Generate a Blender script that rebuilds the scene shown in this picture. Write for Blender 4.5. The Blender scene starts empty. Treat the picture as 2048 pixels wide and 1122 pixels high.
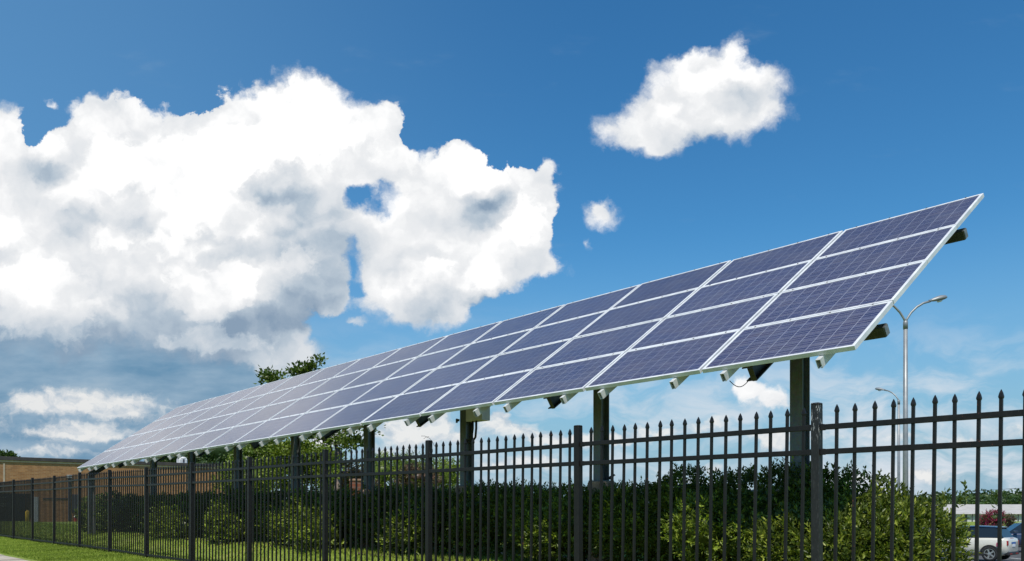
import bpy, math, random
import numpy as np
from mathutils import Vector, Matrix, Euler

# ---------------------------------------------------------------- camera
SC = bpy.context.scene
EYE = 1.111                      # lens height above the turf at the near end of the fence
FPX = 1679.6                     # focal length, in 2048 px wide frame units
AL = 0.7273                      # heading of the fence and the array, left of the view axis
CA, SA = math.cos(AL), math.sin(AL)
cam = bpy.data.cameras.new('camera')
camo = bpy.data.objects.new('camera', cam)
SC.collection.objects.link(camo)
camo.location = (0, 0, EYE)
camo.rotation_euler = (math.radians(90), 0, 0)
cam.sensor_width = 36
cam.lens = FPX / 2048 * 36
cam.shift_y = (1017.5 - 561) / 2048
cam.clip_end = 3000
cam.clip_start = 0.05
SC.camera = camo
SC.view_settings.view_transform = 'Standard'
SC.view_settings.look = 'None'
SC.view_settings.exposure = 0
SC.view_settings.gamma = 1

# ---------------------------------------------------------------- sun
SUN_EL = math.radians(60)
PHI = math.radians(38)
sx = -CA * math.cos(PHI) + SA * math.sin(PHI)
sy = -SA * math.cos(PHI) - CA * math.sin(PHI)
to_sun = Vector((sx * math.cos(SUN_EL), sy * math.cos(SUN_EL), math.sin(SUN_EL)))
sl = bpy.data.lights.new('sun', 'SUN')
sl.energy = 4.3
sl.angle = math.radians(0.5)
sl.color = (1, 0.95, 0.88)
so = bpy.data.objects.new('sun', sl)
SC.collection.objects.link(so)
so.rotation_euler = to_sun.to_track_quat('Z', 'Y').to_euler()
so.location = to_sun * 50

# ---------------------------------------------------------------- node helper
class NT:
    def __init__(s, tree):
        s.t = tree; s.n = tree.nodes; s.l = tree.links
    def new(s, typ, **kw):
        nd = s.n.new(typ)
        for k, v in kw.items():
            setattr(nd, k, v)
        return nd
    def put(s, sock, v):
        if hasattr(v, 'is_output'):
            s.l.new(v, sock)
        elif v is not None:
            sock.default_value = v
    def math(s, op, a, b=None, c=None, clamp=False):
        nd = s.new('ShaderNodeMath', operation=op); nd.use_clamp = clamp
        s.put(nd.inputs[0], a)
        if b is not None: s.put(nd.inputs[1], b)
        if c is not None: s.put(nd.inputs[2], c)
        return nd.outputs[0]
    def vec(s, op, a, b=None, c=None, out=0):
        nd = s.new('ShaderNodeVectorMath', operation=op)
        s.put(nd.inputs[0], a)
        if b is not None: s.put(nd.inputs[1], b)
        if c is not None: s.put(nd.inputs[2], c)
        return nd.outputs[out]
    def scale(s, a, f):
        nd = s.new('ShaderNodeVectorMath', operation='SCALE')
        s.put(nd.inputs[0], a); s.put(nd.inputs['Scale'], f)
        return nd.outputs[0]
    def mixc(s, f, a, b, blend='MIX'):
        nd = s.new('ShaderNodeMix', data_type='RGBA', blend_type=blend)
        s.put(nd.inputs[0], f); s.put(nd.inputs[6], a); s.put(nd.inputs[7], b)
        return nd.outputs[2]
    def noise(s, v, scale, detail=4, rough=0.5, dist=0.0, out=0):
        nd = s.new('ShaderNodeTexNoise')
        if v is not None: s.put(nd.inputs['Vector'], v)
        nd.inputs['Scale'].default_value = scale
        nd.inputs['Detail'].default_value = detail
        nd.inputs['Roughness'].default_value = rough
        nd.inputs['Distortion'].default_value = dist
        return nd.outputs[out]
    def voro(s, v, scale, feature='F1', out='Distance', smooth=None):
        nd = s.new('ShaderNodeTexVoronoi', feature=feature)
        if v is not None: s.put(nd.inputs['Vector'], v)
        nd.inputs['Scale'].default_value = scale
        return nd.outputs[out]
    def ramp(s, f, stops):
        nd = s.new('ShaderNodeValToRGB')
        s.put(nd.inputs[0], f)
        cr = nd.color_ramp
        while len(cr.elements) < len(stops): cr.elements.new(0.5)
        for e, (p, c) in zip(cr.elements, stops):
            e.position = p; e.color = c if len(c) == 4 else (*c, 1)
        return nd.outputs[0]
    def smooth(s, f, a, b, to0=0.0, to1=1.0):
        nd = s.new('ShaderNodeMapRange', interpolation_type='SMOOTHSTEP')
        s.put(nd.inputs[0], f)
        nd.inputs[1].default_value = a; nd.inputs[2].default_value = b
        nd.inputs[3].default_value = to0; nd.inputs[4].default_value = to1
        return nd.outputs[0]

# ---------------------------------------------------------------- sky and clouds
# every cloud is a heap of soft puffs set at a bearing and an elevation of the sky
CLOUD = [  # bearing/elevation written as tangents*1679.6 (centre x, centre y), radius x, radius y, weight
 (-60,330,120,120),(20,290,62,62),(150,320,82,72),(228,268,66,66),(320,300,85,75),(420,300,80,76),(500,262,82,74),
 (590,225,78,72),(640,240,70,68),(720,290,64,60),(768,238,34,36),(762,290,50,50),(675,320,90,80),(560,350,130,120),
 (400,400,150,130),(230,410,140,130),(60,430,150,130),(-90,470,150,150),(50,590,160,130),(220,570,160,130),
 (380,540,160,140),(520,500,140,130),(610,430,90,90),(640,500,60,80),(560,600,70,60),(440,650,120,70),
 (860,350,60,56),(930,350,52,48),(850,430,110,85),(950,430,105,85),(1030,395,64,60),(1068,352,30,30),(1094,322,20,20),
 (1000,490,80,72),(900,530,120,80),(780,560,100,46),(820,615,90,40),(900,610,60,40),(740,480,46,46),(1080,430,34,40),
 (600,702,56,42),(545,712,56,34),(500,690,60,40),(600,655,40,26,.7),(662,603,24,20),(700,640,24,12),
 (1395,190,84,70),(1335,225,70,58),(1275,262,60,44,.75),(1430,145,58,46,.8),(1375,132,50,34,.6),(1470,102,24,30,.7),
 (1495,205,60,58,.85),(1545,215,56,40,.6),(1450,262,50,34,.8),(1320,285,60,28,.6),(1212,265,46,30,.6),(1556,158,40,22,.55),(1520,160,34,30,.4),(1300,150,24,24,.35),
 (1205,427,40,28,.9),(1205,402,14,16,.5),(1170,488,14,18,.6),(1098,541,50,22,.6),(1080,480,40,40,.5),(1110,400,26,44,.5),(95,215,10,12,.5),(160,215,40,24,.4),(1012,330,12,8,.5),
 (1518,792,48,32),(1558,806,30,20),(1495,778,24,22),
 (704,384,30,24,-.75),(722,398,30,22,-.6),(700,525,22,50,-.85),(706,478,16,18,-.35),(622,632,40,13,-.9),(668,646,40,14,-.9),(610,585,60,56,.8),(655,560,44,50,.6),(66,288,26,22,-2.0),(66,250,40,26,-1.2),(1045,318,28,22,-1.4),(1000,335,26,14,-.8),(828,262,30,26,-1.0),(990,612,46,26,-1.4),(395,212,40,16,-.8),(704,572,20,18,-.5),(145,372,30,14,-.5),(996,384,16,7,-.4),(1120,450,26,60,-.6),(850,520,14,8,-.5),(645,660,50,16,-.8),(960,620,20,12,-.4),
]
LOW = [(850,868,62,26),(800,862,44,24),(868,846,26,22),(985,852,40,20),(1000,838,20,14),(1050,868,44,18),(1100,880,40,14),(930,880,40,12),(1180,885,60,12),(1060,920,60,12),(980,930,50,10,.8),
 (1330,865,70,14,.9),(1240,880,50,12,.8),(1420,850,40,14,.7),(1600,875,60,14,.8),(1520,870,50,12,.7),(1860,955,40,13),(1835,947,18,9),(1424,936,26,10),(1720,958,22,9),(1800,872,70,9,.6),(1960,878,80,12,.7),(2040,860,60,14,.6),(1545,895,30,16),
 (150,806,110,26),(245,812,90,26),(70,818,60,16,.7),(130,868,90,20,.9),(200,862,70,16,.8),(110,905,110,12,.7),(-60,840,80,30,.7),
 (770,905,60,16,.8),(690,850,60,30,.8),(640,880,60,26,.7)]
VEIL = [(180,700,330,55),(430,730,230,60),(120,760,260,40),(-100,720,260,80),(250,850,300,90),(60,880,300,60),(350,790,200,45)]
SHADE = [ # the grey hollows and flat bases of the same clouds: x, y, rx, ry, depth
 (90,716,440,100,.82),(400,728,240,88,.62),(-120,740,300,120,0.6),(620,400,90,36,.35),(560,560,130,100,.42),(640,520,70,110,.5),
 (300,590,140,34,.32),(330,520,60,60,.22),(60,370,90,60,.2),(250,380,90,30,.18),(160,420,120,50,.3),(150,500,70,60,.25),
 (700,480,60,60,.3),(880,560,170,46,.24),(840,640,130,36,.32),(930,470,120,60,.05),(1400,300,150,60,.12),(1380,230,80,50,.1),
 (330,375,60,45,.25),(480,660,160,40,.25),(600,350,60,20,.25),(450,480,60,60,.25),(610,600,110,60,.35),(430,400,200,120,.12),(830,480,60,80,.14),(200,650,200,30,.3),(180,842,180,12,.35),(1000,890,300,30,.3),(1530,815,60,18,.2)]
BRIGHT = [(90,600,110,80,.5),(400,385,62,58,.6),(480,440,40,40,.4),(420,590,80,50,.45),(240,470,70,30,.3),(610,230,80,80,.4),(480,560,32,42,.5),(600,520,40,36,.3),
 (300,330,140,60,.4),(500,300,90,60,.4),(700,290,80,50,.2),(880,520,36,14,.3),(1040,440,50,60,.3),(420,680,130,22,.4),(360,500,50,50,.3)]

W = bpy.data.worlds.new('World')
SC.world = W
W.use_nodes = True
W.node_tree.nodes.clear()
w = NT(W.node_tree)

def field(g, p, blobs):
    # x and y carry the bearing, z gathers the puffs one after another
    V = g.vec('MULTIPLY', p, (1, 1, 0))
    for b in blobs:
        x, y, rx, ry = b[:4]
        k = 1 / 0.66
        ax, ay = 1000.0 / (rx * k), 1000.0 / (ry * k)
        cx, cy = (x - 1024) / 1000, (1017.5 - y) / 1000
        q = g.vec('MULTIPLY_ADD', V, (ax, ay, 0), (-cx * ax, -cy * ay, 0))
        gr = g.new('ShaderNodeTexGradient', gradient_type='SPHERICAL')
        g.put(gr.inputs[0], q)
        wgt = b[4] if len(b) > 4 else 1.0
        V = g.vec('MULTIPLY_ADD', gr.outputs['Fac'], (0, 0, wgt), V)
    sp = g.new('ShaderNodeSeparateXYZ')
    g.l.new(V, sp.inputs[0])
    return sp.outputs[2]

tc = w.new('ShaderNodeTexCoord')
sep = w.new('ShaderNodeSeparateXYZ')
w.l.new(tc.outputs['Generated'], sep.inputs[0])
dx, dy, dz = sep.outputs
ysafe = w.math('MAXIMUM', dy, 0.05)
comb = w.new('ShaderNodeCombineXYZ')
w.l.new(w.math('DIVIDE', w.math('MULTIPLY', dx, FPX / 1000), ysafe), comb.inputs[0])
w.l.new(w.math('DIVIDE', w.math('MULTIPLY', dz, FPX / 1000), ysafe), comb.inputs[1])
P = comb.outputs[0]
half = (0.5, 0.5, 0.5)
n1 = w.scale(w.vec('SUBTRACT', w.noise(P, 7.0, 3, 0.5, out='Color'), half), 0.06)
n2 = w.scale(w.vec('SUBTRACT', w.noise(P, 26.0, 5, 0.6, out='Color'), half), 0.05)
PW = w.vec('ADD', w.vec('ADD', P, n1), n2)
B = field(w, PW, CLOUD)
fine = w.noise(PW, 14.0, 9, 0.63)
billow = w.math('SUBTRACT', 0.55, w.voro(PW, 20.0, 'SMOOTH_F1'))
near = w.smooth(B, 0.0, 0.16)
F0 = w.math('MULTIPLY_ADD', billow, 0.16, w.math('MULTIPLY', w.math('SUBTRACT', fine, 0.5), 1.02))
F0 = w.math('MULTIPLY_ADD', F0, near, B)
sepQ = w.new('ShaderNodeSeparateXYZ'); w.l.new(P, sepQ.inputs[0])
soft = w.math('MAXIMUM', w.smooth(sepQ.outputs[1], 0.62, 0.30), w.smooth(sepQ.outputs[0], 0.06, 0.14, 0.0, 0.85))
soft = w.math('MAXIMUM', soft, w.smooth(w.math('ABSOLUTE', w.math('ADD', sepQ.outputs[0], 0.325)), 0.10, 0.03, 0.0, 0.7))
soft = w.math('MAXIMUM', soft, w.smooth(w.noise(P, 4.0, 2, 0.5), 0.46, 0.62, 0.0, 0.6))
wid = w.math('MULTIPLY_ADD', soft, 0.66, 0.17)
alpha = w.smooth(w.math('DIVIDE', w.math('SUBTRACT', F0, 0.20), wid), 0.0, 1.0)
# relief: is there more cloud a little higher up towards the sun?
PL = w.vec('ADD', PW, (0.006, 0.016, 0))
fine2 = w.noise(PL, 15.0, 4, 0.55)
low1 = w.noise(PW, 8.0, 3, 0.5)
low2 = w.noise(w.vec('ADD', PW, (0.012, 0.035, 0)), 8.0, 2, 0.5)
_r = random.Random(8)
PUFF = []
for cx_, cy_, rx_, ry_, n_ in ((330, 330, 330, 110, 15), (250, 480, 300, 110, 13), (600, 300, 130, 120, 8), (560, 520, 120, 110, 6), (920, 440, 160, 120, 11), (860, 590, 130, 60, 5), (1400, 210, 130, 80, 7)):
    for _ in range(n_):
        a_, q_ = _r.uniform(0, 6.283), math.sqrt(_r.random()); rr_ = _r.uniform(26, 66)
        PUFF.append((cx_ + rx_ * q_ * math.cos(a_), cy_ + ry_ * q_ * math.sin(a_), rr_ * 1.15, rr_, _r.uniform(.5, 1.0)))
PU1 = field(w, PW, PUFF)
PU2 = field(w, w.vec('ADD', PW, (-0.004, 0.017, 0)), PUFF)
rel = w.math('MULTIPLY', w.math('SUBTRACT', fine, fine2), 0.40)
rel = w.math('MULTIPLY_ADD', w.math('SUBTRACT', PU1, PU2), 0.70, rel)
rel = w.math('MULTIPLY_ADD', w.math('SUBTRACT', low1, low2), 0.75, rel)
SH = field(w, w.vec('ADD', w.vec('ADD', P, w.scale(n1, 0.8)), w.scale(n2, 0.6)), [(a, b, c * 1.0, d * 1.0, e) for a, b, c, d, e in SHADE])
BR = field(w, PW, BRIGHT)
lum = w.math('MULTIPLY_ADD', SH, -0.78, 0.805)
BRA = w.smooth(w.math('MULTIPLY_ADD', w.math('SUBTRACT', fine, 0.5), 0.5, BR), 0.1, 0.22, 0.0, 0.2)
lum = w.math('ADD', lum, w.math('MULTIPLY_ADD', BR, 0.35, BRA))
lum = w.math('ADD', lum, rel)
edge = w.smooth(F0, 0.3, 0.9, -0.05, 0.05)
lum = w.math('ADD', lum, edge, clamp=True)
ccol = w.ramp(lum, [(0.0, (0.25, 0.345, 0.465)), (0.3, (0.46, 0.545, 0.635)), (0.55, (0.69, 0.73, 0.775)), (0.8, (0.84, 0.855, 0.875)), (1.0, (1.03, 1.03, 1.03))])
# flat grey layer low on the left
VE = field(w, w.vec('ADD', P, w.vec('MULTIPLY', w.scale(n1, 1.2), (1.5, 0.6, 0))), VEIL)
vn = w.noise(w.vec('MULTIPLY', P, (1.0, 3.0, 1.0)), 5.0, 5, 0.55)
va = w.smooth(w.math('MULTIPLY_ADD', w.math('SUBTRACT', vn, 0.5), 1.1, VE), 0.1, 0.9, 0.0, 0.9)
vcol = w.ramp(vn, [(0.35, (0.13, 0.27, 0.42)), (0.55, (0.27, 0.40, 0.53)), (0.75, (0.45, 0.54, 0.62))])
# thin high streaks and the pale veil toward the horizon
PC = w.vec('MULTIPLY', w.vec('ADD', w.vec('MULTIPLY', P, (1, 1, 1)), w.scale(n1, 2.0)), (1.3, 3.6, 1))
rotn = w.new('ShaderNodeVectorRotate', rotation_type='Z_AXIS'); rotn.inputs['Angle'].default_value = math.radians(-18)
w.l.new(PC, rotn.inputs[0])
ci = w.noise(rotn.outputs[0], 3.2, 8, 0.62, 0.3)
sepP = w.new('ShaderNodeSeparateXYZ'); w.l.new(P, sepP.inputs[0])
lowmask = w.smooth(sepP.outputs[1], 0.44, 0.12)
rightm = w.smooth(sepP.outputs[0], -0.7, 0.9, 0.45, 1.0)
ca = w.math('MULTIPLY', w.math('MULTIPLY', w.smooth(ci, 0.38, 0.66), lowmask), w.math('MULTIPLY', rightm, 1.0))
# clear sky
sky = w.new('ShaderNodeTexSky', sky_type='NISHITA')
sky.sun_disc = False
sky.sun_elevation = SUN_EL
sky.sun_rotation = math.atan2(to_sun.x, to_sun.y)
sky.air_density = 1.0; sky.dust_density = 0.3; sky.ozone_density = 2.0
skyc = w.scale(sky.outputs[0], 0.1)
hs = w.new('ShaderNodeHueSaturation')
hs.inputs['Hue'].default_value = SKY_HUE if 'SKY_HUE' in globals() else 0.5
hs.inputs['Saturation'].default_value = 1.25
hs.inputs['Value'].default_value = 1.0
w.l.new(skyc, hs.inputs['Color'])
col = w.mixc(1.0, hs.outputs[0], (0.74, 1.22, 1.30, 1), 'MULTIPLY')
col = w.mixc(w.smooth(dx, 0.12, -0.6, 0.0, 0.42), col, (0.17, 0.37, 0.62, 1))
col = w.mixc(w.smooth(dz, 0.32, -0.02, 0.0, 0.95), col, (0.27, 0.43, 0.58, 1))
col = w.mixc(ca, col, (0.70, 0.755, 0.82, 1))
col = w.mixc(va, col, vcol)
front = w.smooth(dy, 0.12, 0.3)
PL2 = w.vec('ADD', P, w.vec('MULTIPLY', w.vec('ADD', n1, n2), (1.3, 0.7, 0)))
LO = field(w, PL2, LOW)
ln = w.noise(w.vec('MULTIPLY', PL2, (1.0, 1.5, 1.0)), 22.0, 6, 0.58)
la = w.smooth(w.math('MULTIPLY_ADD', w.math('MULTIPLY', w.math('SUBTRACT', ln, 0.5), w.smooth(LO, 0.0, 0.15)), 1.3, LO), 0.10, 0.85, 0.0, 0.86)
ln2 = w.noise(w.vec('ADD', w.vec('MULTIPLY', PL2, (1.0, 1.5, 1.0)), (0.004, 0.03, 0)), 22.0, 4, 0.55)
lcol = w.ramp(w.math('MULTIPLY_ADD', w.math('SUBTRACT', ln, ln2), 1.6, w.math('MULTIPLY_ADD', LO, 0.25, 0.45)), [(0.2, (0.44, 0.54, 0.64)), (0.5, (0.66, 0.70, 0.74)), (0.8, (0.88, 0.87, 0.85))])
col = w.mixc(w.math('MULTIPLY', la, front), col, lcol)
col = w.mixc(w.math('MULTIPLY', alpha, front), col, ccol)
up = w.smooth(dz, -0.02, 0.0)
col = w.mixc(up, (0.10, 0.12, 0.08, 1), col)
bg = w.new('ShaderNodeBackground')
w.l.new(col, bg.inputs[0]); bg.inputs[1].default_value = 1.0
wo = w.new('ShaderNodeOutputWorld')
w.l.new(bg.outputs[0], wo.inputs[0])
W.cycles.sampling_method = 'MANUAL'
W.cycles.sample_map_resolution = 512

SC.cycles.max_bounces = 5
SC.cycles.diffuse_bounces = 2
SC.cycles.glossy_bounces = 2
SC.cycles.transmission_bounces = 3
SC.cycles.transparent_max_bounces = 6

# ---------------------------------------------------------------- materials
MATS = {}
def mat(name, base=(.5, .5, .5), rough=.6, metal=0.0, spec=.5, fn=None):
    m = bpy.data.materials.new(name); m.use_nodes = True
    g = NT(m.node_tree)
    b = g.n['Principled BSDF']
    b.inputs['Base Color'].default_value = (*base, 1)
    b.inputs['Roughness'].default_value = rough
    b.inputs['Metallic'].default_value = metal
    b.inputs['Specular IOR Level'].default_value = spec
    if fn: fn(g, b)
    MATS[name] = m
    return m

def objco(g): return g.new('ShaderNodeTexCoord').outputs['Object']
def posn(g): return g.new('ShaderNodeNewGeometry').outputs['Position']
def bump(g, b, h, strength=.3, dist=.01):
    nd = g.new('ShaderNodeBump')
    nd.inputs['Strength'].default_value = strength
    nd.inputs['Distance'].default_value = dist
    g.put(nd.inputs['Height'], h)
    g.l.new(nd.outputs[0], b.inputs['Normal'])
def mottle(c1, c2, scale, detail=5, lo=.35, hi=.65, bs=0.0, rough=None, stretch=None, bd=.01):
    def fn(g, b):
        p = posn(g)
        if stretch: p = g.vec('MULTIPLY', p, stretch)
        n = g.noise(p, scale, detail, .6)
        g.l.new(g.ramp(n, [(lo, c1), (hi, c2)]), b.inputs['Base Color'])
        if rough: g.l.new(g.smooth(n, .3, .7, rough[0], rough[1]), b.inputs['Roughness'])
        if bs: bump(g, b, n, bs, bd)
    return fn

mat('aluminium', rough=.42, metal=.0, fn=mottle((.64, .64, .645), (.78, .78, .775), 6, rough=(.35, .5)))
mat('mill_aluminium', rough=.5, metal=.2, fn=mottle((.55, .54, .52), (.74, .73, .71), 9, rough=(.4, .6)))
def steel(g, b):
    p = posn(g)
    n = g.noise(g.vec('MULTIPLY', p, (1, 1, .25)), 14, 6, .6)
    v = g.voro(p, 40, out='Color')
    c = g.ramp(n, [(.3, (.115, .125, .125)), (.6, (.17, .18, .178)), (.8, (.23, .23, .215))])
    c = g.mixc(.12, c, v, 'OVERLAY')
    g.l.new(c, b.inputs['Base Color'])
    g.l.new(g.smooth(n, .3, .7, .4, .62), b.inputs['Roughness'])
mat('galvanised_steel', metal=.35, fn=steel)
mat('dark_steel', metal=.3, rough=.5, fn=mottle((.045, .047, .043), (.08, .08, .072), 12))
def fencepaint(g, b):
    p = posn(g)
    n = g.noise(p, 22, 6, .65)
    c = g.ramp(n, [(.3, (.0095, .0085, .0082)), (.7, (.0155, .0142, .0135))])
    ch = g.noise(g.vec('MULTIPLY', p, (1, 1, .22)), 95, 5, .7)
    ch2 = g.noise(p, 3.1, 2, .5)
    f = g.math('MULTIPLY', g.smooth(ch, .70, .74), g.smooth(ch2, .52, .62))
    c = g.mixc(f, c, (.55, .54, .52, 1))
    rs = g.math('MULTIPLY', g.smooth(g.noise(p, 30, 4, .6), .66, .72), g.smooth(g.noise(g.vec('ADD', p, (5, 3, 1)), 2.3, 2, .5), .56, .64))
    c = g.mixc(rs, c, (.16, .045, .02, 1))
    g.l.new(c, b.inputs['Base Color'])
    g.l.new(g.smooth(n, .3, .7, .38, .55), b.inputs['Roughness'])
mat('black_fence_paint', spec=.3, fn=fencepaint)
def chipped(g, b):
    p = objco(g)
    n = g.noise(p, 22, 6, .65)
    c = g.ramp(n, [(.3, (.0095, .0085, .0082)), (.7, (.017, .0155, .015))])
    ch = g.noise(g.vec('MULTIPLY', p, (1, 1, .3)), 70, 6, .72)
    sp = g.new('ShaderNodeSeparateXYZ'); g.l.new(p, sp.inputs[0])
    hi = g.smooth(sp.outputs[2], 1.55, 1.8, .04, 1.0)
    f = g.math('MULTIPLY', g.smooth(ch, .555, .60), hi)
    c = g.mixc(f, c, (.5, .5, .49, 1))
    g.l.new(c, b.inputs['Base Color'])
    b.inputs['Roughness'].default_value = .5
mat('chipped_black_paint', fn=chipped)
mat('concrete_pier', rough=.9, fn=mottle((.24, .14, .09), (.44, .28, .19), 9, 8, bs=.4))
mat('sidewalk_concrete', rough=.9, fn=mottle((.36, .30, .23), (.50, .43, .34), 3, 8, bs=.2))
mat('asphalt', rough=.92, fn=mottle((.045, .045, .047), (.085, .083, .08), 7, 9, bs=.3))
mat('parking_asphalt', rough=.92, fn=mottle((.055, .054, .053), (.09, .088, .083), 5, 9, bs=.3))
mat('white_line_paint', rough=.8, fn=mottle((.55, .54, .5), (.75, .74, .7), 9, 6))
mat('box_paint', rough=.5, fn=mottle((.62, .59, .63), (.70, .67, .70), 6))
mat('black_rubber', (.015, .015, .016), .6)
mat('seal_grey', rough=.5, fn=mottle((.12, .13, .13), (.22, .24, .25), 20))
mat('yellow_paint', rough=.5, fn=mottle((.62, .38, .02), (.75, .50, .04), 8))
mat('red_paint', rough=.5, fn=mottle((.30, .02, .02), (.42, .05, .04), 10))
mat('white_paint', rough=.6, fn=mottle((.62, .61, .58), (.75, .74, .71), 3))
mat('coping_metal', rough=.5, fn=mottle((.045, .035, .035), (.07, .055, .05), 2))
mat('pale_trim', rough=.8, fn=mottle((.42, .33, .25), (.52, .42, .33), 2))
mat('door_grey', rough=.6, fn=mottle((.045, .045, .055), (.07, .07, .08), 2))
mat('shutter_white', rough=.6, fn=mottle((.36, .37, .38), (.46, .47, .47), 2))
mat('lamp_pole_paint', rough=.45, metal=.3, fn=mottle((.24, .25, .255), (.32, .33, .33), 3))
mat('lamp_glass', (.75, .75, .72), .3)

def pv(g, b):
    # polycrystalline cells: ten along, six across, three busbars each
    p = objco(g)
    sp = g.new('ShaderNodeSeparateXYZ'); g.l.new(p, sp.inputs[0])
    x, y = sp.outputs[0], sp.outputs[1]
    nx = g.math('DIVIDE', g.math('SUBTRACT', x, .034), .1437)
    ny = g.math('DIVIDE', g.math('SUBTRACT', y, .034), .1587)
    fx, fy = g.math('FRACT', nx), g.math('FRACT', ny)
    ex = g.math('ABSOLUTE', g.math('SUBTRACT', fx, .5))
    ey = g.math('ABSOLUTE', g.math('SUBTRACT', fy, .5))
    gx = g.smooth(ex, .480, .488)
    gy = g.smooth(ey, .474, .484)
    gap = g.math('MAXIMUM', gx, gy)
    bb = g.math('ABSOLUTE', g.math('SUBTRACT', g.math('FRACT', g.math('MULTIPLY', fx, 3.0)), .5))
    bar = g.smooth(bb, .045, .026)
    oi = g.new('ShaderNodeObjectInfo').outputs['Random']
    off = g.new('ShaderNodeCombineXYZ'); g.put(off.inputs[0], g.math('MULTIPLY', oi, 40.0))
    q = g.vec('ADD', p, off.outputs[0])
    cr = g.voro(q, 55, out='Color')
    spc = g.new('ShaderNodeSeparateXYZ'); g.l.new(cr, spc.inputs[0])
    cellid = g.new('ShaderNodeCombineXYZ')
    g.put(cellid.inputs[0], g.math('FLOOR', nx)); g.put(cellid.inputs[1], g.math('FLOOR', ny)); g.put(cellid.inputs[2], g.math('MULTIPLY', oi, 91.0))
    wn = g.new('ShaderNodeTexWhiteNoise'); g.l.new(cellid.outputs[0], wn.inputs['Vector'])
    streak = g.noise(g.vec('MULTIPLY', q, (55, 1.2, 1)), 1.0, 4, .7)
    streak2 = g.noise(g.vec('MULTIPLY', q, (38, 2.5, 1)), 1.3, 3, .6)
    c = g.ramp(spc.outputs[0], [(0.0, (.020, .024, .066)), (.5, (.029, .032, .086)), (1.0, (.044, .042, .112))])
    c = g.mixc(g.math('MULTIPLY', wn.outputs['Value'], .35), c, (.060, .043, .070, 1))
    c = g.mixc(g.smooth(streak, .5, .68, 0, .55), c, (.11, .072, .075, 1))
    c = g.mixc(g.smooth(streak2, .52, .7, 0, .6), c, (.075, .090, .19, 1))
    c = g.mixc(g.math('MULTIPLY', bar, .85), c, (.42, .42, .48, 1))
    c = g.mixc(g.math('MULTIPLY', gap, .72), c, (.40, .41, .48, 1))
    c = g.mixc(g.smooth(oi, .1, 1.0, 0, .35), c, (.040, .030, .050, 1))
    dirt = g.noise(q, 2.2, 6, .6)
    c = g.mixc(g.smooth(dirt, .35, .8, .03, .15), c, (.35, .32, .28, 1))
    g.l.new(c, b.inputs['Base Color'])
    b.inputs['Roughness'].default_value = .32
    b.inputs['Coat Weight'].default_value = .72
    b.inputs['Coat Roughness'].default_value = .16
    b.inputs['Coat IOR'].default_value = 1.3
mat('photovoltaic_cells', spec=.12, fn=pv)

def brick(c1, c2, mortar, sc=1.0):
    def fn(g, b):
        p = objco(g)
        rot = g.new('ShaderNodeVectorRotate', rotation_type='X_AXIS'); rot.inputs['Angle'].default_value = math.radians(-90)
        g.l.new(p, rot.inputs[0])
        bt = g.new('ShaderNodeTexBrick')
        g.l.new(rot.outputs[0], bt.inputs[0])
        bt.inputs['Color1'].default_value = (*c1, 1); bt.inputs['Color2'].default_value = (*c2, 1)
        bt.inputs['Mortar'].default_value = (*mortar, 1)
        bt.inputs['Scale'].default_value = 1.0
        bt.inputs['Mortar Size'].default_value = .012 * sc
        bt.inputs['Brick Width'].default_value = .40 * sc
        bt.inputs['Row Height'].default_value = .14 * sc
        n = g.noise(p, 1.6, 7, .7)
        n2 = g.noise(p, .22, 3, .5)
        c = g.mixc(g.smooth(n, .3, .7, 0, .45), bt.outputs[0], (*(v * .55 for v in c2), 1))
        c = g.mixc(g.smooth(n2, .45, .7, 0, .25), c, (.34, .24, .15, 1))
        g.l.new(c, b.inputs['Base Color'])
        bump(g, b, bt.outputs['Fac'], -.3, .01)
        b.inputs['Roughness'].default_value = .9
    return fn
mat('brick_wall', fn=brick((.42, .205, .08), (.28, .125, .045), (.36, .25, .15)))
mat('brick_red', fn=brick((.30, .09, .045), (.22, .06, .03), (.3, .22, .17)))

def leafmat(name, stops, trans=.28, rough=.42, spec=.4):
    def fn(g, b):
        at = g.new('ShaderNodeAttribute'); at.attribute_name = 'tint'
        c = g.ramp(at.outputs['Fac'], stops)
        g.l.new(c, b.inputs['Base Color'])
        b.inputs['Roughness'].default_value = rough
        tr = g.new('ShaderNodeBsdfTranslucent')
        cc = g.mixc(1.0, c, (1.35, 1.45, .55, 1), 'MULTIPLY')
        g.l.new(cc, tr.inputs[0])
        mx = g.new('ShaderNodeMixShader'); mx.inputs[0].default_value = trans
        g.l.new(b.outputs[0], mx.inputs[1]); g.l.new(tr.outputs[0], mx.inputs[2])
        g.l.new(mx.outputs[0], g.n['Material Output'].inputs[0])
    return mat(name, rough=rough, spec=spec, fn=fn)
leafmat('hedge_leaf', [(0, (.048, .066, .010)), (.5, (.100, .140, .017)), (.78, (.16, .205, .024)), (1, (.34, .42, .05))])
leafmat('olive_hedge_leaf', [(0, (.045, .066, .010)), (.5, (.095, .13, .018)), (.8, (.18, .22, .03)), (1, (.34, .38, .05))])
leafmat('tree_leaf', [(0, (.05, .08, .016)), (.6, (.11, .16, .028)), (1, (.20, .26, .05))])
leafmat('bright_leaf', [(0, (.08, .13, .015)), (.5, (.17, .23, .03)), (1, (.30, .36, .05))])
leafmat('far_leaf', [(0, (.035, .065, .02)), (.6, (.065, .11, .03)), (1, (.11, .16, .045))])
leafmat('reddish_leaf', [(0, (.07, .05, .03)), (.5, (.14, .075, .05)), (.8, (.12, .12, .04)), (1, (.16, .20, .05))])
leafmat('pink_blossom', [(0, (.05, .09, .02)), (.3, (.07, .12, .03)), (.4, (.28, .025, .07)), (1, (.45, .06, .14))])
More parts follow.
